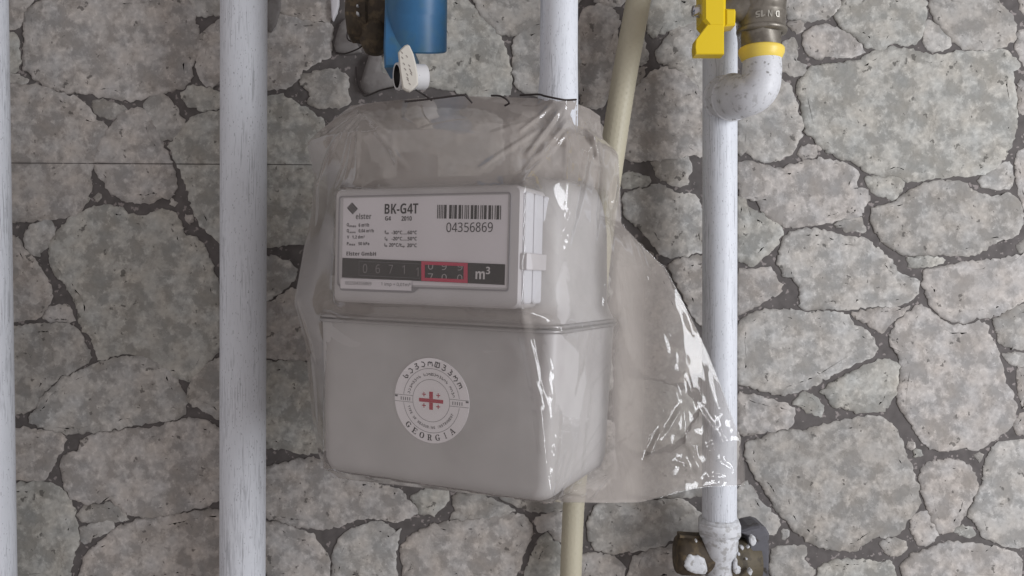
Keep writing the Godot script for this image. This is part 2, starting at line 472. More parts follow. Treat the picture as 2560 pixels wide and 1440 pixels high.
	st_([200, 1450, 215, 1390, 255, 1350, 290, 1320, 350, 1300, 420, 1293, 480, 1282, 540, 1275, 600, 1290, 640, 1315, 655, 1380, 655, 1450])
	st_([640, 1170, 690, 1165, 745, 1150, 790, 1146, 860, 1190, 960, 1215, 1000, 1225, 1020, 1255, 1045, 1280, 1000, 1300, 960, 1295, 920, 1290, 880, 1300, 820, 1320, 770, 1318, 720, 1305, 680, 1295, 650, 1285])
	st_([640, 905, 700, 905, 760, 905, 850, 950, 850, 1100, 790, 1133, 740, 1127, 700, 1117, 640, 1115])
	st_([468, 1000, 480, 955, 500, 930, 530, 905, 560, 890, 620, 885, 620, 1040, 560, 1050, 530, 1035, 490, 1015])
	st_([640, 640, 690, 645, 735, 665, 740, 690, 700, 730, 660, 755, 640, 755])
	st_([640, 775, 700, 745, 735, 720, 760, 770, 800, 800, 800, 895, 750, 900, 690, 895, 660, 890, 640, 880])
	st_([655, 1310, 690, 1305, 730, 1320, 780, 1335, 800, 1370, 820, 1390, 822, 1450, 665, 1450])
	st_([1030, 1240, 1060, 1225, 1120, 1225, 1122, 1245, 1090, 1285, 1050, 1285, 1045, 1265])
	st_([1135, 1235, 1190, 1235, 1240, 1255, 1290, 1276, 1250, 1288, 1180, 1295, 1130, 1298, 1140, 1270])
	st_([850, 1345, 900, 1315, 950, 1305, 985, 1330, 1000, 1325, 995, 1345, 985, 1390, 990, 1450, 832, 1450, 835, 1385])
	st_([1000, 1370, 1040, 1330, 1100, 1308, 1200, 1303, 1270, 1288, 1310, 1290, 1330, 1320, 1325, 1345, 1305, 1380, 1300, 1410, 1285, 1450, 1010, 1450, 1008, 1400])
	st_([1340, 1300, 1370, 1285, 1440, 1282, 1440, 1370, 1395, 1350, 1370, 1325, 1345, 1325])
	st_([1310, 1450, 1325, 1400, 1350, 1350, 1365, 1335, 1390, 1360, 1440, 1390, 1440, 1450])
	st_([1240, 1240, 1340, 1245, 1400, 1255, 1440, 1272, 1350, 1278, 1300, 1268])
	st_([1470, 1300, 1490, 1265, 1520, 1250, 1620, 1255, 1680, 1250, 1710, 1250, 1755, 1290, 1740, 1330, 1700, 1340, 1650, 1362, 1600, 1373, 1560, 1375, 1530, 1380, 1490, 1370, 1470, 1340])
	st_([1450, 1388, 1480, 1384, 1530, 1392, 1560, 1415, 1560, 1450, 1440, 1450])
	st_([1580, 1400, 1610, 1379, 1660, 1370, 1720, 1352, 1760, 1345, 1760, 1450, 1570, 1450])
	st_([1110, -8, 1155, -8, 1190, 30, 1225, 65, 1250, 100, 1270, 145, 1275, 190, 1272, 235, 1200, 245, 1120, 220, 1040, 215, 950, 200, 960, 140, 1040, 130, 1120, 130])
	st_([1180, -8, 1460, -8, 1400, 45, 1350, 55, 1300, 80, 1275, 87, 1250, 85, 1220, 60, 1195, 25])
	st_([1282, 105, 1310, 75, 1360, 65, 1450, 60, 1450, 245, 1330, 240, 1290, 215, 1283, 160])
	st_([1450, 40, 1470, 18, 1500, 15, 1530, 22, 1548, 50, 1540, 110, 1530, 180, 1515, 250, 1500, 270, 1450, 265])
	st_([1485, -8, 1570, -8, 1555, 12, 1520, 14, 1490, 6])
	st_([1620, -8, 1735, -8, 1750, 50, 1700, 65, 1650, 82, 1630, 90, 1620, 80, 1620, 50])
	st_([1560, 110, 1605, 85, 1615, 130, 1618, 155, 1580, 165, 1560, 162])
	st_([1640, 130, 1660, 115, 1680, 75, 1740, 60, 1770, 100, 1770, 250, 1700, 175, 1660, 160, 1645, 150])
	st_([1570, 180, 1612, 168, 1605, 200, 1590, 215, 1570, 220])
	st_([1565, 235, 1600, 215, 1625, 185, 1660, 172, 1720, 185, 1770, 240, 1770, 390, 1720, 385, 1650, 398, 1590, 403, 1545, 390, 1550, 300])
	st_([1550, 440, 1580, 432, 1620, 445, 1625, 455, 1600, 465, 1560, 468])
	st_([1640, 430, 1630, 405, 1680, 400, 1720, 395, 1725, 420, 1717, 460, 1700, 465, 1680, 460, 1650, 445])
	st_([1560, 485, 1620, 470, 1650, 462, 1690, 485, 1740, 490, 1762, 560, 1762, 628, 1700, 640, 1660, 642, 1600, 570, 1560, 540])
	st_([1670, 660, 1700, 650, 1762, 640, 1800, 640, 1800, 850, 1740, 800, 1700, 720])
	st_([1560, 580, 1640, 650, 1720, 800, 1780, 900, 1700, 960, 1600, 930, 1560, 850, 1540, 700])
	st_([1550, 950, 1640, 955, 1700, 975, 1740, 1010, 1700, 1100, 1600, 1130, 1550, 1100])
	st_([1700, 1130, 1760, 1020, 1850, 1075, 1835, 1200, 1740, 1240, 1640, 1240, 1560, 1230, 1580, 1150])
	st_([1960, -8, 2095, -8, 2100, 15, 2080, 40, 2030, 53, 2005, 52, 1970, 45])
	st_([1970, 58, 2000, 56, 2010, 68, 2003, 80, 1985, 80])
	st_([2010, 85, 2030, 72, 2060, 64, 2085, 70, 2125, 92, 2152, 120, 2160, 130, 2130, 138, 2095, 144, 2060, 140, 2050, 145, 2020, 135, 2008, 110])
	st_([2088, 45, 2107, 5, 2125, -8, 2311, -8, 2310, 60, 2303, 85, 2288, 110, 2265, 112, 2230, 106, 2197, 123, 2167, 117, 2142, 93, 2102, 68])
	st_([2325, -8, 2480, -8, 2500, 10, 2525, 40, 2540, 75, 2535, 95, 2510, 115, 2470, 124, 2420, 122, 2390, 110, 2360, 80, 2340, 50, 2325, 20])
	st_([2317, 55, 2340, 62, 2364, 90, 2375, 110, 2360, 124, 2330, 126, 2312, 113, 2310, 80])
	st_([2548, -8, 2580, -8, 2580, 45, 2553, 30])
	st_([2548, 80, 2580, 78, 2580, 170, 2558, 160, 2540, 115])
	st_([1990, 215, 2000, 200, 2030, 170, 2060, 162, 2110, 160, 2150, 150, 2190, 130, 2220, 122, 2270, 125, 2300, 135, 2340, 142, 2400, 132, 2470, 132, 2510, 128, 2540, 150, 2545, 165, 2530, 175, 2530, 200, 2535, 240, 2542, 300, 2530, 350, 2512, 390, 2480, 425, 2440, 436, 2390, 438, 2330, 443, 2270, 455, 2250, 438, 2200, 437, 2170, 428, 2130, 403, 2100, 393, 2060, 373, 2045, 360, 2040, 345, 2017, 335, 2007, 300, 2007, 270, 1997, 235])
	st_([1955, 110, 1985, 97, 1990, 130, 1985, 155, 2010, 162, 2015, 180, 1990, 188, 1960, 176, 1940, 178, 1940, 130])
	st_([1845, 290, 1860, 270, 1900, 240, 1950, 200, 1973, 215, 1983, 240, 1990, 270, 2003, 310, 2000, 345, 1988, 362, 1975, 385, 1950, 398, 1900, 403, 1880, 383, 1860, 378, 1845, 388])
	st_([2000, 372, 2020, 364, 2042, 364, 2042, 388, 2008, 396, 1996, 387])
	st_([1845, 408, 1870, 404, 1900, 417, 1950, 424, 1990, 410, 2050, 399, 2108, 407, 2146, 432, 2140, 450, 2135, 470, 2165, 477, 2170, 487, 2170, 495, 2158, 520, 2148, 540, 2100, 548, 2050, 558, 2000, 566, 1970, 566, 1942, 556, 1912, 535, 1897, 505, 1870, 495, 1850, 490, 1845, 450])
	st_([2164, 442, 2200, 444, 2250, 447, 2260, 457, 2248, 480, 2233, 497, 2215, 495, 2187, 483, 2168, 462])
	st_([2264, 483, 2300, 465, 2340, 452, 2410, 457, 2438, 484, 2480, 494, 2520, 484, 2543, 502, 2553, 530, 2553, 560, 2538, 588, 2500, 598, 2470, 616, 2440, 636, 2340, 636, 2260, 636, 2232, 622, 2203, 597, 2184, 568, 2174, 545, 2184, 522, 2222, 512, 2247, 502])
	st_([2446, 450, 2464, 437, 2520, 404, 2528, 435, 2531, 458, 2518, 471, 2490, 471, 2454, 465])
	st_([2545, 205, 2580, 205, 2580, 290, 2553, 285, 2545, 250])
	st_([2543, 390, 2562, 372, 2580, 370, 2580, 560, 2553, 500, 2542, 450])
	st_([1845, 495, 1860, 495, 1866, 522, 1900, 534, 1925, 552, 1946, 567, 1954, 580, 1938, 618, 1908, 638, 1893, 656, 1880, 664, 1865, 656, 1845, 651])
	st_([2084, 562, 2110, 552, 2150, 548, 2160, 570, 2157, 578, 2120, 577, 2103, 568])
	st_([1946, 640, 1963, 592, 1987, 578, 2040, 574, 2080, 582, 2120, 594, 2165, 598, 2183, 618, 2198, 624, 2227, 654, 2242, 684, 2270, 694, 2296, 703, 2293, 725, 2281, 743, 2266, 756, 2230, 766, 2200, 761, 2130, 771, 2060, 771, 2003, 771, 2001, 720, 1989, 698, 1962, 686, 1944, 662])
	st_([1845, 674, 1880, 676, 1927, 669, 1937, 692, 1954, 715, 1950, 730, 1922, 743, 1892, 763, 1868, 773, 1845, 785])
	st_([2311, 682, 2322, 674, 2400, 659, 2470, 654, 2560, 640, 2580, 644, 2580, 738, 2540, 761, 2500, 781, 2460, 791, 2430, 796, 2400, 806, 2362, 796, 2329, 768, 2319, 735, 2309, 715])
	st_([2268, 648, 2300, 643, 2360, 648, 2353, 658, 2300, 667, 2274, 667])
	st_([2543, 622, 2552, 604, 2580, 594, 2580, 634, 2555, 634])
	st_([1845, 803, 1890, 779, 1950, 774, 2000, 781, 2100, 783, 2118, 788, 2131, 812, 2156, 823, 2176, 842, 2191, 870, 2181, 888, 2148, 903, 2108, 917, 2068, 941, 2038, 961, 2000, 976, 1950, 986, 1900, 971, 1860, 961, 1845, 956])
	st_([2130, 783, 2200, 773, 2266, 774, 2280, 765, 2238, 798, 2222, 808, 2208, 831, 2190, 821, 2167, 806, 2142, 796])
	st_([2227, 832, 2247, 802, 2298, 764, 2318, 774, 2350, 804, 2400, 819, 2458, 804, 2466, 822, 2478, 852, 2492, 872, 2497, 902, 2507, 952, 2527, 982, 2537, 1010, 2537, 1038, 2522, 1068, 2488, 1093, 2468, 1107, 2440, 1121, 2400, 1116, 2360, 1126, 2322, 1116, 2302, 1093, 2287, 1078, 2272, 1050, 2252, 1020, 2242, 990, 2254, 950, 2254, 900, 2240, 878, 2229, 858])
	st_([2054, 977, 2090, 954, 2140, 929, 2200, 899, 2228, 899, 2246, 910, 2243, 950, 2236, 988, 2218, 1013, 2200, 1026, 2150, 1029, 2110, 1021, 2082, 1011, 2067, 988])
	st_([2484, 804, 2512, 784, 2545, 769, 2580, 757, 2580, 876, 2520, 866, 2502, 858, 2492, 832])
	st_([2509, 882, 2580, 889, 2580, 912, 2540, 911, 2519, 903])
	st_([2542, 919, 2580, 924, 2580, 1026, 2557, 1018, 2547, 980])
	st_([1845, 984, 1880, 989, 1930, 1004, 1973, 1014, 1981, 1022, 1981, 1058, 1973, 1067, 1920, 1076, 1870, 1084, 1845, 1084])
	st_([1984, 1005, 2010, 984, 2030, 984, 2048, 1007, 2056, 1025, 2052, 1038, 2030, 1031, 2002, 1018])
	st_([1862, 1112, 1900, 1097, 1960, 1078, 2020, 1076, 2080, 1059, 2150, 1044, 2200, 1044, 2228, 1062, 2243, 1087, 2258, 1122, 2268, 1152, 2283, 1190, 2293, 1222, 2297, 1258, 2286, 1278, 2266, 1298, 2256, 1323, 2230, 1336, 2190, 1341, 2160, 1356, 2130, 1376, 2090, 1374, 2050, 1366, 2012, 1346, 1972, 1308, 1943, 1275, 1918, 1230, 1882, 1180, 1864, 1142])
	st_([1845, 1219, 1865, 1204, 1877, 1217, 1897, 1252, 1927, 1282, 1948, 1302, 1936, 1328, 1928, 1336, 1900, 1316, 1870, 1321, 1845, 1326])
	st_([2302, 1180, 2312, 1162, 2340, 1154, 2380, 1149, 2410, 1154, 2422, 1172, 2437, 1192, 2443, 1215, 2431, 1240, 2416, 1268, 2397, 1308, 2378, 1326, 2352, 1331, 2334, 1308, 2316, 1260, 2302, 1220])
	st_([2276, 1302, 2292, 1284, 2318, 1279, 2328, 1302, 2341, 1325, 2341, 1338, 2320, 1361, 2302, 1361, 2289, 1348, 2279, 1325])
	st_([2384, 1327, 2402, 1316, 2425, 1319, 2436, 1331, 2431, 1341, 2410, 1338])
	st_([2201, 1357, 2220, 1349, 2240, 1349, 2261, 1353, 2266, 1370, 2248, 1386, 2222, 1386, 2209, 1373])
	st_([2484, 1113, 2530, 1104, 2580, 1099, 2580, 1366, 2530, 1366, 2492, 1356, 2454, 1338, 2444, 1310, 2419, 1285, 2444, 1240, 2459, 1210, 2459, 1170, 2469, 1152])
	st_([2534, 1057, 2557, 1034, 2580, 1034, 2580, 1086, 2544, 1084])
	st_([2259, 1450, 2254, 1412, 2283, 1384, 2332, 1369, 2372, 1354, 2430, 1362, 2490, 1369, 2538, 1384, 2551, 1402, 2551, 1450])
	st_([2039, 1450, 2054, 1417, 2082, 1404, 2140, 1399, 2200, 1409, 2223, 1404, 2236, 1420, 2236, 1450])
	st_([1929, 1374, 1950, 1369, 2008, 1366, 2016, 1377, 2001, 1395, 2026, 1420, 2036, 1430, 2018, 1450, 1929, 1450])
	st_([830, 300, 1000, 270, 1250, 280, 1260, 420, 1000, 480, 840, 450])
	st_([1280, 280, 1500, 290, 1530, 420, 1400, 560, 1280, 470])
	st_([830, 470, 1000, 500, 1240, 440, 1260, 640, 1000, 700, 820, 640])
	st_([1280, 500, 1500, 560, 1530, 760, 1350, 800, 1280, 660])
	st_([820, 670, 1240, 680, 1250, 900, 900, 940, 810, 860])
	st_([1270, 830, 1520, 800, 1530, 1000, 1290, 1040])
	st_([870, 960, 1250, 920, 1260, 1190, 1000, 1190, 860, 1150])
	st_([1280, 1060, 1530, 1030, 1540, 1220, 1290, 1220])
	st_([205, 495, 215, 490, 222, 497, 214, 505])
	st_([240, 492, 248, 486, 252, 496, 244, 500])
	st_([430, 500, 440, 505, 436, 515, 428, 510])
	st_([465, 540, 478, 538, 482, 552, 472, 558])
	st_([2270, 1105, 2282, 1108, 2280, 1120, 2268, 1116])
	st_([2288, 1130, 2298, 1128, 2302, 1138, 2290, 1142])
	st_([2440, 1140, 2448, 1132, 2454, 1140, 2446, 1150])
	st_([1955, 1330, 1968, 1328, 1970, 1340, 1958, 1345])
	st_([2045, 362, 2055, 366, 2050, 374, 2042, 370])
	# the facing goes on past both sides of the picture
	border = new_st()
	for px in all_stones:
		var lo := 1e9; var hi := -1e9
		for i in range(0, px.size(), 2):
			lo = minf(lo, px[i]); hi = maxf(hi, px[i])
		var shift := 0.0
		if lo > 1830.0: shift = 742.0
		elif hi < 660.0: shift = -680.0
		if shift == 0.0: continue
		var moved := []
		for i in range(0, px.size(), 2): moved.append_array([px[i] + shift, px[i + 1]])
		st_(moved)
	part("border_stones", border, M.stone0, wall_root).set_meta("kind", "stuff")
	border = null
	# a grey smear of plaster by the big pipe, and the torn place round the blue fitting
	blob("plaster_smear", [[668, -8], [700, -8], [702, 20], [690, 60], [676, 84], [664, 70]], 0.0045, 0.0012, M.plaster)
	blob("plaster_patch", [[848, 60], [870, 40], [880, 90], [900, 120], [905, 130], [870, 135], [840, 133], [835, 110]], 0.0046, 0.0025, M.plaster)
	blob("plaster_patch", [[925, 132], [955, 132], [950, 180], [985, 190], [985, 215], [915, 238], [900, 215], [908, 180]], 0.0046, 0.006, M.plaster)
	blob("torn_paper", [[826, -8], [848, -8], [845, 20], [838, 40], [831, 56], [828, 30]], 0.006, 0.001, M.paper)

func blob(called: String, px: Array, z: float, thick: float, m: Material, parent: Node = null, xf := Transform3D.IDENTITY) -> MeshInstance3D:
	var poly := PackedVector2Array()
	for i in px.size():
		var a := Vector2(px[i][0], px[i][1]); var b := Vector2(px[(i + 1) % px.size()][0], px[(i + 1) % px.size()][1])
		for f in [0.2, 0.5, 0.8]:
			var q := at(a.lerp(b, f).x, a.lerp(b, f).y, z)
			poly.append(Vector2(q.x, q.y) + Vector2(fine.get_noise_2d(q.x * 3000.0, q.y * 3000.0), fine.get_noise_2d(q.y * 3000.0, q.x * 3000.0)) * 0.0009)
	var c := Vector2.ZERO
	for p in poly: c += p / poly.size()
	var rows := []
	for r in [[1.0, -0.004], [1.0, 0.0], [0.9, 0.7], [0.6, 1.0], [0.01, 1.1]]:
		var ring := PackedVector3Array()
		for p in poly:
			var q: Vector2 = c + (p - c) * r[0]
			ring.append(xf * Vector3(q.x, q.y, z + (r[1] if r[1] < 0 else thick * r[1])))
		rows.append(ring)
	var st := new_st()
	grid(st, rows, true, 0)
	return part(called, done(st), m, parent if parent else wall_root)

# ------------------------------------------------------------------ pipes and hose
func straight(called: String, a: Vector3, b: Vector3, r: float, m: Material, parent: Node) -> MeshInstance3D:
	var st := new_st()
	var path := PackedVector3Array()
	for i in 25: path.append(a.lerp(b, i / 24.0))
	tube(st, path, [r], 40)
	return part(called, done(st), m, parent)

func build_pipes() -> void:
	var p := straight("pipe", at(-48, -260, 0.062), at(-17, 1700, 0.045), 0.0208, M.pipe0, self)
	p.set_meta("label", "white painted pipe cut off by the left edge of the photo"); p.set_meta("category", "pipe")
	p.set_meta("group", "upright white pipes")
	p = straight("pipe", at(610.5, -260, 0.064), at(606, 1700, 0.034), 0.0209, M.pipe2, self)
	p.set_meta("label", "thick upright white pipe left of the wrapped meter, full height of the photo"); p.set_meta("category", "pipe")
	p.set_meta("group", "upright white pipes")
	# the pipe that comes down into the meter
	var inlet := thing("pipe", "short white pipe coming down into the top right of the wrapped meter", "pipe", at(1397, 250, 0.2))
	var st := new_st()
	var path := PackedVector3Array()
	for q in [[1399, -250], [1398, 0], [1397, 120], [1397, 190], [1396, 215], [1395, 240], [1394, 330]]: path.append(at(q[0], q[1], 0.2) - inlet.position)
	tube(st, path, [0.0141, 0.0141, 0.0142, 0.0143, 0.0147, 0.0151, 0.0151], 36)
	part("pipe_run", done(st), M.pipe1, inlet)
	# hose behind the meter
	st = new_st()
	path = PackedVector3Array()
	var c := Curve3D.new()
	for q in [[1640, -260, 0.045], [1596, 0, 0.045], [1553, 240, 0.045], [1512, 520, 0.04], [1478, 800, 0.035], [1440, 1200, 0.03], [1431, 1330, 0.03], [1419, 1700, 0.03]]: c.add_point(at(q[0], q[1], q[2]))
	for i in c.point_count:
		var t := (c.get_point_position(mini(i + 1, c.point_count - 1)) - c.get_point_position(maxi(i - 1, 0))) / 6.0
		c.set_point_in(i, -t); c.set_point_out(i, t)
	path = c.tessellate_even_length(5, 0.006)
	var radii := []
	for i in path.size(): radii.append(0.01175 if path[i].y > -0.05 else 0.0103)
	tube(st, path, radii, 32)
	var h := part("hose", done(st), M.hose, self)
	h.set_meta("label", "cream braided hose running behind the wrapped meter"); h.set_meta("category", "hose")
	# helical braid pressed into the hose wall
	for way in [-1.0, 1.0]:
		for k in 10:
			var br := new_st()
			var line := PackedVector3Array()
			var along := 0.0
			for i in path.size() - 1:
				if i > 0: along += path[i].distance_to(path[i - 1])
				var t := (path[i + 1] - path[i]).normalized()
				var sx := t.cross(Vector3.BACK).normalized(); var sy := t.cross(sx)
				for f in 2:
					var a: float = TAU * k / 10.0 + way * (along + f * 0.003) * 95.0
					line.append(path[i].lerp(path[i + 1], f * 0.5) + (sx * cos(a) + sy * sin(a)) * (radii[i] - 0.00025))
			tube(br, line, [0.00042], 5, false)
			part("braid_thread", done(br), M.hose, h)

func build_right_pipe() -> void:
	var o := thing("pipe", "white pipe with elbow right of the meter, from yellow valve to brown fitting", "pipe", at(1800, 1290, 0.055))
	var p0 := o.position
	var st := new_st()
	var path := PackedVector3Array()
	for i in 25: path.append(at(1800, 62, 0.055).lerp(at(1798.5, 1300, 0.055), i / 24.0) - p0)
	var radii := []
	for i in path.size(): radii.append(0.01585)
	radii[0] = 0.0140
	tube(st, path, radii, 40)
	part("pipe_run", done(st), M.pipe2, o)
	# elbow that leaves the pipe towards the room and turns up into the valve
	st = new_st()
	var c := Curve3D.new()
	var pts := [[1806, 246, 0.062], [1836, 243, 0.086], [1862, 240, 0.100], [1888, 230, 0.107], [1902, 205, 0.109], [1905, 175, 0.109], [1905, 148, 0.109]]
	for q in pts: c.add_point(at(q[0], q[1], q[2]) - p0)
	for i in c.point_count:
		var t := (c.get_point_position(mini(i + 1, c.point_count - 1)) - c.get_point_position(maxi(i - 1, 0))) / 6.0
		c.set_point_in(i, -t); c.set_point_out(i, t)
	path = c.tessellate_even_length(5, 0.0028)
	radii = []
	for i in path.size():
		var f := float(i) / (path.size() - 1)
		radii.append(lerpf(0.0176, 0.0165, smoothstep(0.35, 0.8, f)) + 0.0016 * exp(-pow((f - 0.5) / 0.22, 2.0)) + (0.0014 if f < 0.34 else 0.0) + 0.0004 * sin(f * 31.0) * sin(f * 13.0 + 1.0))
	tube(st, path, radii, 40)
	part("elbow", done(st), M.white_fitting, o)
	st = new_st()
	for w in [0.07, 0.30]:
		var i0 := int(path.size() * w)
		var rr: float = radii[i0]
		lathe(st, axis(path[i0], path[i0 + 1]), [[rr - 0.001, -0.0016], [rr + 0.0011, -0.0009], [rr + 0.0015, 0.0], [rr + 0.0011, 0.0009], [rr - 0.001, 0.0016]], 36, false)
	part("elbow_collar", done(st), M.white_fitting, o)
	# white painted nut and spigot at the foot
	st = new_st()
	lathe(st, axis(at(1798, 1338, 0.055) - p0, at(1798, 1280, 0.055) - p0, 0.35), [[0.0, 0.0], [0.0195, 0.0], [0.0214, 0.003], [0.0214, 0.0125], [0.0195, 0.0155], [0.0165, 0.017]], 6)
	part("nut", done(st), M.white_blob, o)
	st = new_st()
	lathe(st, axis(at(1800, 1338, 0.056) - p0, at(1799, 1520, 0.056) - p0), [[0.0168, -0.001], [0.0168, 0.004], [0.0166, 0.012], [0.0150, 0.018], [0.0125, 0.022], [0.0120, 0.035], [0.0125, 0.07]], 36, false)
	part("spigot", done(st), M.white_blob, o)

func build_foot_fitting() -> void:
	var o := thing("fitting", "brown brass pipe fitting spattered with white paint at the foot of the right pipe", "pipe fitting", at(1800, 1400, 0.045))
	var p0 := o.position
	var st := new_st()
	lathe(st, axis(at(1689, 1385, 0.05) - p0, at(1790, 1390, 0.05) - p0), [[0.0, 0.0], [0.0155, 0.0], [0.0172, 0.0015], [0.0185, 0.006], [0.0185, 0.022], [0.0165, 0.028], [0.0165, 0.04]], 40, false)
	part("branch", done(st), M.brass, o)
	st = new_st()
	prism(st, PackedVector2Array([Vector2(-0.0405, 0.0), Vector2(-0.0200, -0.0012), Vector2(-0.0200, -0.0042), Vector2(-0.0408, -0.0032)]), 0.0, 0.012, 0.0005, Transform3D(Basis.IDENTITY, Vector3(0, 0.0272, 0.0)))
	part("clip_bar", done(st), M.brass, o)
	st = new_st()
	lathe(st, axis(at(1815, 1400, 0.045) - p0, at(1890, 1400, 0.045) - p0), [[0.0195, 0.0], [0.0205, 0.006], [0.0205, 0.018], [0.0175, 0.022], [0.0175, 0.03]], 40, false)
	part("body", done(st), M.olive, o)
	st = new_st()
	var tri_ := PackedVector2Array()
	for q in [[1848, 1334], [1880, 1322], [1903, 1317], [1918, 1322], [1927, 1338], [1925, 1470], [1876, 1470], [1874, 1345]]:
		var w := at(q[0], q[1], 0.06) - p0
		tri_.append(Vector2(w.x, w.y))
	prism(st, tri_, -0.02, 0.012, 0.002)
	part("cap_plate", done(st), M.steel, o)
	for k in 9:
		var q: Array = [[1741, 1353, 3.0], [1856, 1370, 5.0], [1871, 1368, 3.5], [1848, 1386, 4.0], [1867, 1398, 3.0], [1846, 1425, 7.0], [1839, 1405, 4.0], [1883, 1352, 9.0], [1876, 1430, 6.0]][k]
		var px := []
		for j in 7:
			var a := TAU * j / 7.0
			px.append([q[0] + cos(a) * q[2] * 0.9, q[1] + sin(a) * q[2] * (1.5 if k > 4 else 1.0)])
		blob("paint_drop", px, 0.0665 if q[0] < 1874 else 0.072, 0.00025, M.white_blob, o, Transform3D(Basis.IDENTITY, -p0))
	blob("paint_smear", [[1712, 1400], [1722, 1385], [1735, 1390], [1748, 1388], [1765, 1400], [1768, 1435], [1745, 1436], [1720, 1428], [1710, 1418]], 0.0683, 0.0012, M.white_blob, o, Transform3D(Basis.IDENTITY, -p0))
	blob("paint_smear", [[1835, 1395], [1843, 1395], [1843, 1420], [1850, 1428], [1842, 1436], [1832, 1430]], 0.0668, 0.001, M.white_blob, o, Transform3D(Basis.IDENTITY, -p0))

# ------------------------------------------------------------------ valve at the upper right
func build_valve() -> void:
	var zc := 0.109
	var o := thing("gas_valve", "nickel gas ball valve with yellow butterfly handle above the right pipe", "valve", at(1905, 120, zc))
	var p0 := o.position
	var st := new_st()
	var foot := at(1903, 152, zc) - p0
	var up := at(1907, -100, zc) - p0
	lathe(st, axis(foot, up), [[0.0150, -0.001], [0.0168, 0.0008], [0.0178, 0.003], [0.0192, 0.006], [0.0194, 0.0095], [0.0185, 0.0108], [0.014, 0.0112]], 44, false)
	part("sealing_ring", done(st), M.pale_yellow, o)
	st = new_st()
	lathe(st, axis(at(1900, 123, zc) - p0, up, 0.32), [[0.010, 0.0], [0.0180, 0.0], [0.0188, 0.0012], [0.0188, 0.0165]], 6)
	part("hex_nut", done(st), M.nickel, o)
	st = new_st()
	lathe(st, axis(at(1904, 84, zc) - p0, up), [[0.017, -0.0010], [0.0208, 0.0], [0.0213, 0.0012], [0.0213, 0.0030], [0.0202, 0.0036], [0.0196, 0.0045], [0.0202, 0.016], [0.0203, 0.0175], [0.0196, 0.019], [0.0200, 0.024], [0.0212, 0.034], [0.0212, 0.07]], 48, false)
	part("body", done(st), M.nickel, o)
	# raised marks, upside down as the valve is mounted
	var marks := new_st()
	for q in [["D", 0.36], ["N", 0.02], ["1", -0.26], ["5", -0.47]]:
		var a: float = q[1]
		var base := at(1905, 53, zc) - p0
		var xf := Transform3D(Basis(Vector3.UP, a), base) * Transform3D(Basis(Vector3.BACK, PI), Vector3.ZERO)
		raised(marks, q[0], 0.0038, 0.0054, 0.0198, xf)
	for q in [["E", 0.36], ["C", -0.3]]:
		var xf := Transform3D(Basis(Vector3.UP, q[1]), at(1905, 6, zc) - p0) * Transform3D(Basis(Vector3.BACK, PI), Vector3.ZERO)
		raised(marks, q[0], 0.0040, 0.0058, 0.0204, xf)
	part("raised_lettering", marks, M.nickel_mark, o)
	# stem and handle
	st = new_st()
	lathe(st, axis(at(1800, 24, zc) - p0, at(1880, 24, zc) - p0), [[0.0, 0.0], [0.0105, 0.0], [0.0105, 0.014], [0.0135, 0.018], [0.0145, 0.03]], 32, false)
	part("stem", done(st), M.nickel, o)
	st = new_st()
	var hub := PackedVector2Array()
	for q in [[1748, -60], [1806, -60], [1806, 75], [1800, 80], [1764, 80], [1749, 62]]:
		var w := at(q[0], q[1], zc) - p0
		hub.append(Vector2(w.x, w.y))
	prism(st, hub, -0.012, 0.013, 0.0025)
	var wing := PackedVector2Array()
	for q in [[1760, 72], [1801, 72], [1801, 146], [1731, 146], [1729, 128], [1731, 110]]:
		var w := at(q[0], q[1], zc) - p0
		wing.append(Vector2(w.x, w.y))
	prism(st, wing, 0.000, 0.0125, 0.0008)
	var boss := PackedVector2Array()
	for q in [[1804, 33], [1828, 34], [1830, 40], [1829, 74], [1804, 77]]:
		var w := at(q[0], q[1], zc) - p0
		boss.append(Vector2(w.x, w.y))
	prism(st, boss, -0.004, 0.0125, 0.0015)
	part("handle", done(st), M.yellow, o)
	st = new_st()
	lathe(st, axis(at(1750, 28, zc) - p0, at(1700, 29, zc) - p0, 0.2), [[0.0062, 0.0], [0.0062, 0.0015], [0.0056, 0.0016], [0.0056, 0.0055], [0.0042, 0.0068], [0.0, 0.0068]], 6)
	part("screw", done(st), M.chrome, o)

func raised(st: SurfaceTool, text: String, w: float, h: float, z: float, xf: Transform3D) -> void:
	var t := TextMesh.new()
	t.text = text; t.font = font(true); t.font_size = 64; t.pixel_size = 0.001; t.depth = 0.001
	var b := t.get_aabb()
	st.append_from(t, 0, xf * Transform3D(Basis.from_scale(Vector3(w / b.size.x, h / b.size.y, 1.2)), Vector3(-(b.position.x + b.size.x * 0.5) * w / b.size.x, -(b.position.y + b.size.y * 0.5) * h / b.size.y, z)))

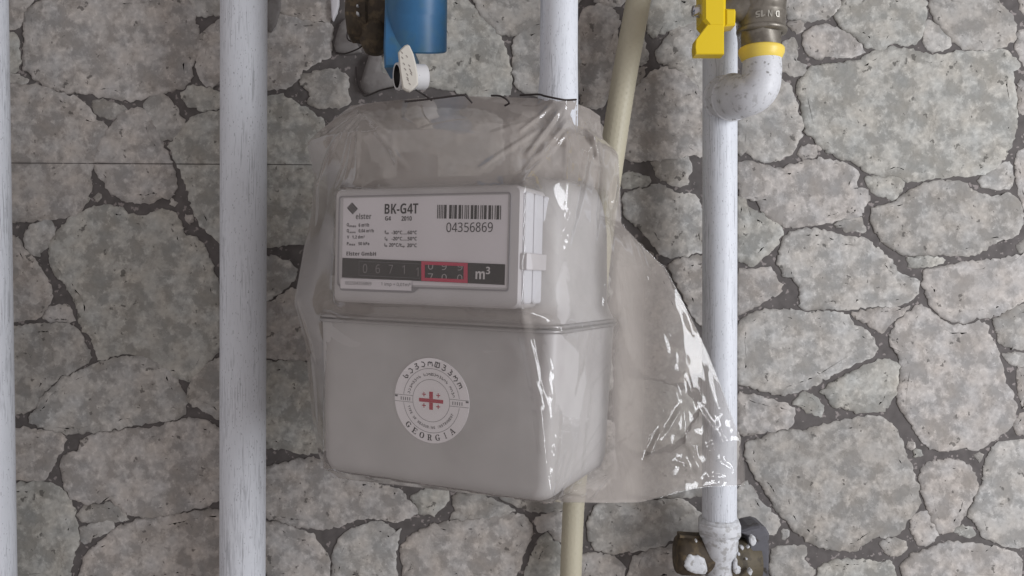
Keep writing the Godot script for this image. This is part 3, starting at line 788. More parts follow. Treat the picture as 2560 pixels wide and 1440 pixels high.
# ------------------------------------------------------------------ blue fitting, brass behind it, and the seal tag
func build_blue() -> void:
	var z := 0.135
	var o := thing("pipe_union", "blue painted angled union with a dark brass nut above the wrapped meter", "pipe fitting", at(1040, 130, z))
	var p0 := o.position
	var st := new_st()
	lathe(st, axis(at(1041, 129, z) - p0, at(1040, -200, z + 0.034) - p0), [[0.0, 0.0], [0.0240, 0.0], [0.0251, 0.0012], [0.0252, 0.03], [0.0254, 0.11]], 48)
	part("cover", done(st), M.blue, o)
	st = new_st()
	var leg := PackedVector2Array()
	for q in [[966, -60], [992, -60], [992, 58], [1036, 126], [1038, 167], [962, 171], [960, 120]]:
		var w := at(q[0], q[1], z + 0.02) - p0
		leg.append(Vector2(w.x, w.y))
	prism(st, leg, -0.012, 0.0235, 0.0016)
	part("branch", done(st), M.blue, o)
	st = new_st()
	lathe(st, axis(at(874, 40, z - 0.02) - p0, at(1000, 40, z - 0.02) - p0, 0.2), [[0.0, 0.0], [0.0205, 0.0], [0.0225, 0.002], [0.0225, 0.017], [0.0205, 0.019], [0.0195, 0.035]], 8)
	part("nut", done(st), M.brass, o)
	st = new_st()
	lathe(st, axis(at(938, 60, z - 0.01) - p0, at(936, 142, z - 0.03) - p0), [[0.0, -0.01], [0.0125, 0.0], [0.0128, 0.016], [0.0085, 0.025], [0.0, 0.0256]], 28, false)
	part("drain_boss", done(st), M.brass, o)
	for q in [[894, 33, 4.0], [892, 13, 2.2], [1037, 40, 3.0]]:
		var px := []
		for j in 6: px.append([q[0] + cos(TAU * j / 6.0) * q[2], q[1] + sin(TAU * j / 6.0) * q[2] * 1.2])
		blob("paint_fleck", px, z + 0.0045 if q[0] < 1000 else z + 0.0252, 0.0006, M.white_blob, o, Transform3D(Basis.IDENTITY, -p0))
	# seal: a white ring with a flat embossed tag
	var zt := 0.172
	var s := thing("seal_tag", "white plastic seal ring with flat embossed tag under the blue union", "seal", at(1025, 200, zt))
	p0 = s.position
	st = new_st()
	lathe(st, axis(at(992, 191, zt + 0.006) - p0, at(1068, 193, zt - 0.004) - p0), [[0.0088, 0.0], [0.0102, -0.0004], [0.0107, 0.0010], [0.0107, 0.0016], [0.0100, 0.0022], [0.0099, 0.0228], [0.0088, 0.0240], [0.0, 0.0241]], 40, false)
	part("ring", done(st), M.tag_ring, s)
	st = new_st()
	lathe(st, axis(at(992, 191, zt + 0.006) - p0, at(1068, 193, zt - 0.004) - p0), [[0.0089, 0.0], [0.0080, 0.012], [0.0, 0.012]], 32, false)
	part("ring_bore", done(st), M.black, s)
	st = new_st()
	var face := PackedVector2Array()
	for q in [[989, 136], [995, 128], [1006, 117], [1013, 115], [1018, 118], [1027, 137], [1033, 160], [1038, 190], [1039, 212], [1035, 217], [1024, 228], [1018, 232], [1009, 230], [1000, 224], [993, 180]]:
		var w := at(q[0], q[1], zt + 0.012) - p0
		face.append(Vector2(w.x, w.y))
	var tilt := Transform3D(Basis(Vector3.UP, 0.12), Vector3(0.0005, 0, 0))
	prism(st, face, 0.0125, 0.0165, 0.0011, tilt)
	part("tag_plate", done(st), M.tag, s)
	st = new_st()
	for q in [[999, 136], [1011, 145], [1000, 149], [1004, 164], [1017, 168], [1007, 177], [1019, 178], [1012, 190], [1022, 184], [1013, 199], [1014, 204], [1018, 213], [1022, 189]]:
		var w := at(q[0], q[1], zt + 0.012) - p0
		ribbon(st, PackedVector2Array([Vector2(w.x - 0.0006, w.y + 0.0005), Vector2(w.x + 0.0002, w.y - 0.0002), Vector2(w.x + 0.0005, w.y - 0.0009)]), 0.0006, 0.01672, tilt)
	part("embossed_mark", done(st), M.tag_mark, s)
	st = new_st()
	tube(st, PackedVector3Array([at(1038, 181, zt + 0.0085) - p0, at(1048, 188, zt + 0.0085) - p0, at(1060, 197, zt + 0.0062) - p0]), [0.0009, 0.0005, 0.0004], 8)
	part("pin", done(st), M.wire, s)
	# wires left over from sealing and from tying the bag
	for w in [
		["thin dark sealing wire bent below the plaster left of the seal tag", [[890, 168, 0.012], [893, 205, 0.03], [905, 232, 0.06], [915, 240, 0.1], [950, 226, 0.15], [985, 218, 0.165]]],
		["straight dark wire end slanting across the top of the plastic bag", [[1012, 254, 0.188], [1080, 247, 0.19], [1160, 237, 0.192], [1166, 241, 0.19], [1180, 257, 0.186]]],
		["short dark wire running down right of the seal tag", [[1040, 225, 0.176], [1058, 236, 0.186], [1080, 251, 0.19]]],
		["dark wire loop hooked over the top middle of the plastic bag", [[1228, 239, 0.2], [1250, 240, 0.203], [1266, 248, 0.205], [1273, 258, 0.203], [1262, 264, 0.2]]],
		["dark wire wound round the pipe where the bag is tied", [[1300, 238, 0.19], [1345, 236, 0.2], [1362, 240, 0.213], [1390, 246, 0.219], [1415, 250, 0.218], [1440, 249, 0.207]]],
		["fine dark wire in the torn plaster left of the blue union", [[868, -20, 0.03], [867, 16, 0.03], [872, 60, 0.02], [869, 76, 0.02], [871, 100, 0.02], [905, 110, 0.03], [895, 122, 0.02], [862, 134, 0.01], [840, 131, 0.008]]],
	]:
		st = new_st()
		var c := Curve3D.new()
		for q in w[1]: c.add_point(at(q[0], q[1], q[2] + (0.014 if q[2] > 0.18 and q[0] > 1000 else 0.0)))
		for i in c.point_count:
			var t := (c.get_point_position(mini(i + 1, c.point_count - 1)) - c.get_point_position(maxi(i - 1, 0))) / 6.0
			c.set_point_in(i, -t); c.set_point_out(i, t)
		tube(st, c.tessellate_even_length(5, 0.003), [0.00075], 7)
		var o2 := part("wire", done(st), M.wire, self)
		o2.set_meta("label", w[0]); o2.set_meta("category", "wire"); o2.set_meta("group", "dark binding wires")

# ------------------------------------------------------------------ the meter
var meter_xf := Transform3D(Basis(Vector3(0.90862, -0.02781, 0.41670), Vector3(0.02443, 0.99961, 0.01344), Vector3(-0.41691, -0.00203, 0.90895)).orthonormalized(), Vector3(-0.029, -0.0246, 0.1776))

func shell_ring(x: float, zb: float, zf: float, r: float, y: float) -> PackedVector3Array:
	var ring := PackedVector3Array()
	for p in rounded_rect(-x - 0.0045, zb, x, zf, r, 10): ring.append(Vector3(p.x, y, p.y))
	return ring

func build_meter() -> void:
	var o := Node3D.new()
	o.name = "gas_meter"
	o.transform = meter_xf
	o.set_meta("label", "pale grey household gas meter with index window, wrapped in milky plastic")
	o.set_meta("category", "gas meter")
	add_child(o)
	var st := new_st()
	var rows := []
	for l in [[0.0, 0.0, 0.011], [-0.006, 0.0008, 0.010], [-0.050, 0.0024, 0.0095], [-0.106, 0.0044, 0.009], [-0.1110, 0.0052, 0.011], [-0.1142, 0.0068, 0.010], [-0.1160, 0.0095, 0.009], [-0.1166, 0.0130, 0.007]]:
		rows.append(shell_ring(0.095 - l[1], -0.0676 + l[1], 0.0676 - l[1], l[2], l[0]))
	grid(st, rows, true, 0); fan(st, rows[-1])
	part("lower_shell", done(st), M.meter, o)
	st = new_st()
	rows = []
	for l in [[0.0, 0.0, 0.013], [0.004, 0.001, 0.014], [0.010, 0.006, 0.016], [0.016, 0.009, 0.018], [0.070, 0.0115, 0.020], [0.084, 0.0145, 0.022], [0.094, 0.0195, 0.022], [0.102, 0.0270, 0.021], [0.107, 0.0360, 0.020], [0.1090, 0.046, 0.018]]:
		rows.append(shell_ring(0.095 - l[1] * 0.40, -0.0676 + l[1] * 0.4, 0.0676 - l[1], l[2], l[0]))
	grid(st, rows, true, 0); fan(st, rows[-1])
	part("upper_shell", done(st), M.meter, o)
	for k in 2:
		st = new_st()
		rows = []
		for l in [[-0.0014, -0.0003], [-0.0013, 0.0016], [0.0, 0.0024], [0.0013, 0.0016], [0.0014, -0.0003]]:
			rows.append(shell_ring(0.095 + l[1], -0.0676 - l[1], 0.0676 + l[1], 0.015, l[0] + [0.0016, -0.0016][k]))
		grid(st, rows, true, 0)
		part("flange_bead", done(st), M.flange, o)
	# index housing
	st = new_st()
	prism(st, rounded_rect(-0.0693, 0.0133, 0.0765, 0.0929, 0.005), 0.0, 0.0871, 0.0014)
	part("index_housing", done(st), M.housing, o)
	for k in 3:
		st = new_st()
		var z1: float = [0.0845, 0.0700, 0.0540][k]; var z0: float = [0.0725, 0.0565, 0.0405][k]
		var rib := PackedVector2Array()
		for p in rounded_rect(z0, 0.0165, z1, 0.089, 0.0025, 4): rib.append(Vector2(-p.x, p.y))
		prism(st, rib, 0.0755, 0.0790, 0.0008, Transform3D(Basis(Vector3.UP, PI / 2), Vector3.ZERO))
		part("grip_rib", done(st), M.rib, o)
	st = new_st()
	var lug := PackedVector2Array()
	for p in rounded_rect(0.040, 0.0385, 0.0864, 0.0495, 0.001, 2): lug.append(Vector2(-p.x, p.y))
	prism(st, lug, 0.0760, 0.0812, 0.0006, Transform3D(Basis(Vector3.UP, PI / 2), Vector3.ZERO))
	part("sealing_lug", done(st), M.housing, o)
	# inlet and outlet on top
	for k in 2:
		st = new_st()
		lathe(st, axis(Vector3([-0.055, 0.055][k], 0.104, 0.0), Vector3([-0.055, 0.055][k], 0.2, 0.0)), [[0.021, 0.0], [0.021, 0.006], [0.0165, 0.008], [0.0165, 0.026], [0.0, 0.0262]], 32)
		part("connection", done(st), M.meter, o)
	build_index(o)
	build_sticker(o)

func build_index(meter: Node3D) -> void:
	var o := Node3D.new()
	o.name = "index_window"
	o.position = Vector3(0, 0, 0.0871)
	o.scale = Vector3.ONE
	meter.add_child(o)
	var mm := 0.001
	# rim
	var st := new_st()
	var outer := rounded_rect(-0.0658, 0.0245, 0.0692, 0.0884, 0.0022, 4)
	var inner := rounded_rect(-0.0648, 0.0255, 0.0682, 0.0876, 0.0018, 4)
	for lv in [[outer, 0.0, outer, 0.0006], [outer, 0.0006, inner, 0.0006], [inner, 0.0006, inner, 0.0]]:
		st.set_smooth_group(-1)
		for j in outer.size():
			var k := (j + 1) % outer.size()
			var a: Vector2 = lv[0][j]; var b: Vector2 = lv[0][k]; var c: Vector2 = lv[2][k]; var d: Vector2 = lv[2][j]
			var q := [Vector3(a.x, a.y, lv[1]), Vector3(d.x, d.y, lv[3]), Vector3(c.x, c.y, lv[3]), Vector3(b.x, b.y, lv[1])]
			tri(st, q[0], q[1], q[2]); tri(st, q[0], q[2], q[3])
	part("rim", done(st), M.rim, o)
	st = new_st()
	prism(st, PackedVector2Array([Vector2(-63.8, 24.4) * mm, Vector2(-63.0, 22.0) * mm, Vector2(-61.5, 21.3) * mm, Vector2(-4.0, 21.3) * mm, Vector2(-1.5, 22.0) * mm, Vector2(1.8, 24.4) * mm]), 0.0, 0.0007, 0.0002)
	part("tray_lip", done(st), M.rim, o)
	st = new_st()
	flat_rect(st, -0.0620, 0.0268, 0.0672, 0.0868, 0.00020)
	flat_rect(st, -0.0625, 0.0228, -0.0035, 0.0298, 0.00090)
	part("dial_plate", done(st), M.plate, o)
	# dark strip of the counter
	st = new_st()
	prism(st, PackedVector2Array([Vector2(-61.6, 30.6) * mm, Vector2(66.0, 28.6) * mm, Vector2(66.0, 41.9) * mm, Vector2(-61.6, 44.5) * mm]), 0.0, 0.00055)
	part("counter_strip", done(st), M.black, o)
	st = new_st()
	for e in [[-47.2, 42.3, 2.9, 41.1], [-46.9, 32.4, 2.9, 31.4], [-47.2, 42.3, -46.9, 32.4], [2.9, 41.1, 2.9, 31.4]]:
		ribbon(st, PackedVector2Array([Vector2(e[0], e[1]) * mm, Vector2(e[2], e[3]) * mm]), 0.0003, 0.00066)
	part("counter_outline", done(st), M.grey_ink, o)
	st = new_st()
	for w in 3:
		flat_rect(st, [7.0, 17.0, 27.0][w] * mm, 0.0312, [16.6, 26.6, 36.6][w] * mm, 0.0408, 0.00064)
	part("number_wheel", done(st), M.wheel, o)
	# red frame
	st = new_st()
	var ring := [Vector2(3.9, 43.0), Vector2(38.9, 42.3), Vector2(39.2, 29.1), Vector2(4.3, 29.8)]
	var hole := [Vector2(6.4, 40.7), Vector2(36.4, 40.2), Vector2(36.5, 31.5), Vector2(6.6, 31.9)]
	for j in 4:
		var k := (j + 1) % 4
		prism(st, PackedVector2Array([ring[j] * mm, ring[k] * mm, hole[k] * mm, hole[j] * mm]), 0.0005, 0.00125)
	part("red_frame", done(st), M.red, o)
	var digits := new_st()
	var f := font()
	for d in [["0", -43.7, -40.1, 37.3, 6.4], ["6", -33.1, -29.4, 37.2, 6.2], ["7", -22.4, -18.9, 37.2, 6.0], ["1", -11.3, -9.2, 37.1, 6.0], ["1", -0.3, 1.7, 35.7, 6.0]]:
		write_line(digits, d[0], f, d[1] * mm, d[2] * mm, d[3] * mm, d[4] * mm, 0.00075)
	part("digit_row", digits, M.dim_digit, o)
	digits = new_st()
	for d in [["0", 9.0, 13.0, 40.1], ["9", 19.4, 23.4, 40.0], ["9", 31.4, 35.4, 39.9], ["7", 9.0, 13.0, 32.3], ["0", 19.6, 23.6, 32.1], ["0", 31.4, 35.4, 32.0]]:
		write_line(digits, d[0], f, d[1] * mm, d[2] * mm, d[3] * mm, 0.0052, 0.00078)
	for i in 8: flat_rect(digits, 0.0284, (32.4 + i * 1.0) * mm, 0.0294, (32.6 + i * 1.0) * mm, 0.00078)
	part("digit_row", digits, M.digit, o)
	st = new_st()
	write_line(st, "m", font(true), 0.0450, 0.0518, 0.0345, 0.0052, 0.00070)
	write_line(st, "3", font(true), 0.0525, 0.0556, 0.0377, 0.0048, 0.00070)
	part("lettering", st, M.white_ink, o)
	# printing
	var bold := font(true)
	var z := 0.00034
	st = new_st()
	for l in [["elster", -51.0, -37.9, 73.8, 4.1]]: write_line(st, l[0], bold, l[1] * mm, l[2] * mm, l[3] * mm, l[4] * mm, z)
	part("lettering", st, M.grey_ink, o)
	st = new_st()
	# emblem: a diamond of slanting bars
	for k in 4:
		var s := k * 0.25
		var a := Vector2(-58.6, 79.9).lerp(Vector2(-54.1, 83.9), s); var b := Vector2(-58.6, 79.9).lerp(Vector2(-54.1, 83.9), s + 0.19)
		var away := Vector2(5.0, -4.6)
		for q in [a, b, b + away, a, b + away, a + away]: st.add_vertex(Vector3(q.x * mm, q.y * mm, z + 0.0001))
	part("maker_mark", done(st), M.ink, o)
	for l in [
		["BK-G4T", 1, -27.0, 0.0, 78.8, 7.0], ["G4", 0, -26.5, -21.7, 72.2, 3.0], ["2010", 0, -13.2, -4.9, 72.0, 3.1], ["04356869", 0, 22.2, 56.5, 65.8, 6.4], ["Elster GmbH", 0, -58.3, -33.3, 47.6, 2.9],
	]:
		st = new_st()
		write_line(st, l[0], bold if l[1] or l[0] != "04356869" else f, l[2] * mm, l[3] * mm, l[4] * mm, l[5] * mm, z)
		part("lettering", st, M.ink, o)
	for group in [
		[["Q", -58.5, -56.6, 67.8, 2.6], ["max", -56.2, -50.5, 66.8, 1.3], ["6 m³/h", -48.4, -39.6, 67.7, 2.6]],
		[["Q", -58.4, -56.5, 63.6, 2.6], ["min", -56.0, -51.0, 62.7, 1.4], ["0,04 m³/h", -48.3, -35.6, 63.5, 2.7]],
		[["V", -58.1, -56.3, 59.2, 2.2], ["1,2 dm³", -53.7, -43.1, 59.2, 2.6]],
		[["P", -58.1, -56.6, 54.6, 2.2], ["max", -56.2, -50.9, 53.9, 1.3], ["50 kPa", -48.3, -39.1, 54.7, 2.3]],
		[["t", -26.6, -25.4, 62.8, 2.2], ["m", -25.1, -23.3, 61.8, 1.2], ["-30°C....60°C", -20.9, -0.6, 62.4, 2.5]],
		[["t", -26.5, -25.6, 58.4, 2.2], ["g", -25.4, -24.1, 57.4, 1.5], ["-20°C....50°C", -20.8, -0.5, 58.2, 2.5]],
		[["t", -26.7, -25.8, 53.9, 2.2], ["b", -25.6, -24.3, 53.2, 1.5], ["20°C/t", -22.7, -12.5, 53.9, 2.5], ["sp", -12.4, -10.1, 52.7, 1.4], ["20°C", -8.1, -0.4, 53.7, 2.5]],
	]:
		st = new_st()
		for l in group: write_line(st, l[0], bold, l[1] * mm, l[2] * mm, l[3] * mm, l[4] * mm, z)
		part("lettering", st, M.ink, o)
	st = new_st()
	write_line(st, "002504356869", f, -0.0582, -0.0362, 0.0268, 0.0024, 0.00102)
	write_line(st, "1 imp = 0,01m³", f, -0.0281, -0.0045, 0.0265, 0.0030, 0.00102)
	part("lettering", st, M.grey_ink, o)
	st = new_st()
	var x := 14.9
	var bars := [1, 1, 1, 1, 1, 1, 1, 1, 3, 3, 3, 1, 1, 1, 3, 2, 3, 1, 1, 2, 1, 1, 1, 1, 1, 2, 3, 1, 3, 1, 1, 2, 1, 1, 1, 1, 3, 2, 3, 1, 1, 2, 1, 1, 3, 1, 1]
	var total := 0.0
	for b in bars: total += b
	for i in bars.size():
		var w: float = bars[i] * 47.3 / total
		if i % 2 == 0: flat_rect(st, x * mm, (71.8 - (x - 15.0) * 0.024) * mm, (x + w) * mm, (80.9 - (x - 15.0) * 0.024) * mm, z)
		x += w
	part("barcode", done(st), M.ink, o)

func build_sticker(meter: Node3D) -> void:
	var o := Node3D.new()
	o.name = "sticker"
	o.transform = Transform3D(Basis(Vector3.RIGHT, deg_to_rad(2.5)), Vector3(0.0008, -0.0546, 0.0653))
	meter.add_child(o)
	var st := new_st()
	var disc := PackedVector2Array()
	for i in 64: disc.append(Vector2(cos(TAU * i / 64.0), sin(TAU * i / 64.0)) * 0.0302)
	prism(st, disc, -0.0004, 0.0003)
	part("disc", done(st), M.sticker, o)
	var z := 0.00040
	st = new_st()
	for r in [[0.0228, [[8, 172], [188, 352]]], [0.0150, [[0, 360]]]]:
		for arc in r[1]:
			var line := PackedVector2Array()
			for i in 49:
				var a := deg_to_rad(lerpf(arc[0], arc[1], i / 48.0))
				line.append(Vector2(cos(a), sin(a)) * r[0])
			ribbon(st, line, 0.00026, z)
	for s in [-1.0, 1.0]:
		for y in [-0.0024, 0.0024]: ribbon(st, PackedVector2Array([Vector2(s * 0.0149, y), Vector2(s * 0.0300, y)]), 0.00026, z)
		ribbon(st, PackedVector2Array([Vector2(s * 0.0280, 0.0014), Vector2(s * 0.0295, 0.0014)]), 0.0012, z)
		for i in 5: ribbon(st, PackedVector2Array([Vector2(s * (0.0175 + i * 0.0018), -0.0012), Vector2(s * (0.0175 + i * 0.0018), 0.0008)]), 0.0006, z)
	part("ring_line", st, M.grey_ink, o)
	st = new_st()
	var word := "GEORGIA"
	for i in word.length():
		var a := deg_to_rad(-135.0 + i * 14.2)
		on_arc(st, word[i], font(true, true), a, 0.0263, 0.0038 if word[i] != "I" else 0.0013, 0.0043, z, false)
	part("lettering", st, M.ink, o)
	st = new_st()
	word = "TYPE OF MEASURING INSTRUMENT"
	for i in word.length():
		if word[i] == " ": continue
		on_arc(st, word[i], font(true), deg_to_rad(-163.0 + i * 5.05), 0.0190, 0.0012 if word[i] != "I" else 0.0003, 0.0019, z, false)
	part("lettering", st, M.grey_ink, o)
	# the country's name and the ring text in Georgian letters, drawn stroke by stroke
	st = new_st()
	for i in 10: glyph(st, "saqarTvelo"[i], deg_to_rad(142.0 - i * 12.6), 0.0263, 0.0040, 0.00062, z)
	part("lettering", st, M.ink, o)
	st = new_st()
	word = "gazomvis saSualebis tipi"
	for i in word.length():
		if word[i] == " ": continue
		glyph(st, word[i], deg_to_rad(166.0 - i * 6.6), 0.0188, 0.0019, 0.00030, z)
	part("lettering", st, M.ink, o)
	st = new_st()
	flat_rect(st, -0.0098, -0.0013, 0.0098, 0.0013, z)
	flat_rect(st, -0.0015, 0.0014, 0.0015, 0.0064, z)
	flat_rect(st, -0.0015, -0.0064, 0.0015, -0.0014, z)
	part("red_cross", done(st), M.cross, o)
	st = new_st()
	for q in [Vector2(-0.0058, 0.0042), Vector2(0.0058, 0.0042), Vector2(-0.0058, -0.0038), Vector2(0.0058, -0.0038)]:
		flat_rect(st, q.x - 0.0016, q.y - 0.00032, q.x + 0.0016, q.y + 0.00032, z)
		flat_rect(st, q.x - 0.00032, q.y - 0.0016, q.x + 0.00032, q.y + 0.0016, z + 0.00002)
	part("small_cross", done(st), M.cross, o)

func on_arc(st: SurfaceTool, letter: String, f: Font, a: float, r: float, w: float, h: float, z: float, upright_top: bool) -> void:
	var turn := a - PI / 2 if upright_top else a + PI / 2
	write_line(st, letter, f, -w / 2, w / 2, 0.0, h, z, Transform3D(Basis(Vector3.BACK, turn), Vector3(cos(a) * r, sin(a) * r, 0)))

func glyph(st: SurfaceTool, letter: String, a: float, r: float, size: float, w: float, z: float) -> void:
	var strokes := {
		"s": [[0.15, 1.0, 0.2, 0.35, 0.5, 0.0, 0.85, 0.2, 0.75, 0.5, 0.45, 0.5]],
		"a": [[0.25, 0.95, 0.65, 0.8, 0.85, 0.4, 0.55, 0.0, 0.15, 0.15]],
		"q": [[0.3, 1.0, 0.75, 0.95, 0.6, 0.6, 0.25, 0.55], [0.6, 0.6, 0.85, 0.25, 0.5, 0.0, 0.15, 0.15]],
		"r": [[0.05, 0.1, 0.1, 0.7, 0.45, 0.8, 0.5, 0.4], [0.5, 0.7, 0.85, 0.75, 0.95, 0.1]],
		"T": [[0.1, 0.9, 0.05, 0.1, 0.4, 0.0, 0.45, 0.9, 0.1, 0.9], [0.45, 0.8, 0.9, 0.9, 0.95, 0.1, 0.55, 0.0]],
		"v": [[0.2, 0.95, 0.7, 0.95, 0.65, 0.55, 0.35, 0.55], [0.65, 0.55, 0.85, 0.2, 0.5, -0.05, 0.15, 0.1]],
		"e": [[0.35, 1.0, 0.75, 0.8, 0.45, 0.5, 0.85, 0.4, 0.75, 0.0, 0.2, 0.05]],
		"l": [[0.0, 0.3, 0.15, 0.8, 0.4, 0.4], [0.4, 0.6, 0.65, 0.8, 0.95, 0.4, 0.6, -0.1]],
		"o": [[0.05, 0.1, 0.1, 0.75, 0.5, 0.75, 0.5, 0.3], [0.5, 0.7, 0.9, 0.75, 0.95, 0.1]],
		"i": [[0.1, 0.2, 0.2, 0.75, 0.75, 0.7, 0.8, 0.1]],
	}
	var key: String = letter if strokes.has(letter) else {"g": "a", "z": "e", "m": "q", "S": "l", "u": "T", "b": "s", "t": "r", "p": "v"}.get(letter, "a")
	var xf := Transform3D(Basis(Vector3.BACK, a - PI / 2), Vector3(cos(a) * r, sin(a) * r, 0))
	for s in strokes[key]:
		var line := PackedVector2Array()
		for i in range(0, s.size(), 2): line.append(Vector2(s[i] - 0.5, s[i + 1] - 0.5) * size)
		ribbon(st, line, w, z, xf)

# ------------------------------------------------------------------ the bag
var solids := []                                          # what the film lies on: convex bodies as [normal, distance] in the world

func add_solid(planes: Array, xf: Transform3D) -> void:
	var s := []
	for p in planes:
		var n: Vector3 = (xf.basis * p[0]).normalized()
		s.append([n, p[1] + n.dot(xf.origin)])
	solids.append(s)

func surface_at(x: float, y: float) -> float:              # the nearest surface to the room under the film at (x, y)
	var best := 0.004
	for s in solids:
		var top := 1e9; var low := -1e9; var ok := true
		for p in s:
			var n: Vector3 = p[0]
			var rest: float = p[1] - n.x * x - n.y * y
			if n.z > 1e-4: top = minf(top, rest / n.z)
			elif n.z < -1e-4: low = maxf(low, rest / n.z)
			elif rest < 0.0: ok = false
		if ok and top > low: best = maxf(best, top)
	return best

func box_planes(x0: float, x1: float, y0: float, y1: float, z0: float, z1: float, chamfer: float) -> Array:
	var p := [[Vector3.RIGHT, x1], [Vector3.LEFT, -x0], [Vector3.UP, y1], [Vector3.DOWN, -y0], [Vector3.BACK, z1], [Vector3.FORWARD, -z0]]
	var h := sqrt(0.5)
	p.append([Vector3(h, 0, h), (x1 + z1) * h - chamfer]); p.append([Vector3(-h, 0, h), (-x0 + z1) * h - chamfer])
	p.append([Vector3(h, 0, -h), (x1 - z0) * h - chamfer]); p.append([Vector3(0, -h, h), (-y0 + z1) * h - chamfer * 0.8])
	return p

func resample(px: Array, n: int) -> PackedVector3Array:    # a border of the film as n points in the place
	var c := PackedVector3Array()
	for q in px: c.append(at(q[0], q[1], q[2]))
	var l := [0.0]
	for i in range(1, c.size()): l.append(l[-1] + c[i].distance_to(c[i - 1]))
	var out := PackedVector3Array()
	var k := 0
	for i in n:
		var d: float = l[-1] * i / (n - 1)
		while k < c.size() - 2 and l[k + 1] < d: k += 1
		out.append(c[k].lerp(c[k + 1], clampf((d - l[k]) / maxf(l[k + 1] - l[k], 1e-6), 0, 1)))
	return out

func coons(top: PackedVector3Array, bottom: PackedVector3Array, left: PackedVector3Array, right: PackedVector3Array) -> Array:
	var n := top.size(); var m := left.size()
	var rows := []
	for i in m:
		var v := float(i) / (m - 1)
		var row := PackedVector3Array()
		for j in n:
			var u := float(j) / (n - 1)
			var a := left[i].lerp(right[i], u); var b := top[j].lerp(bottom[j], v)
			var c := top[0].lerp(top[n - 1], u).lerp(bottom[0].lerp(bottom[n - 1], u), v)
			row.append(a + b - c)
		rows.append(row)
	return rows

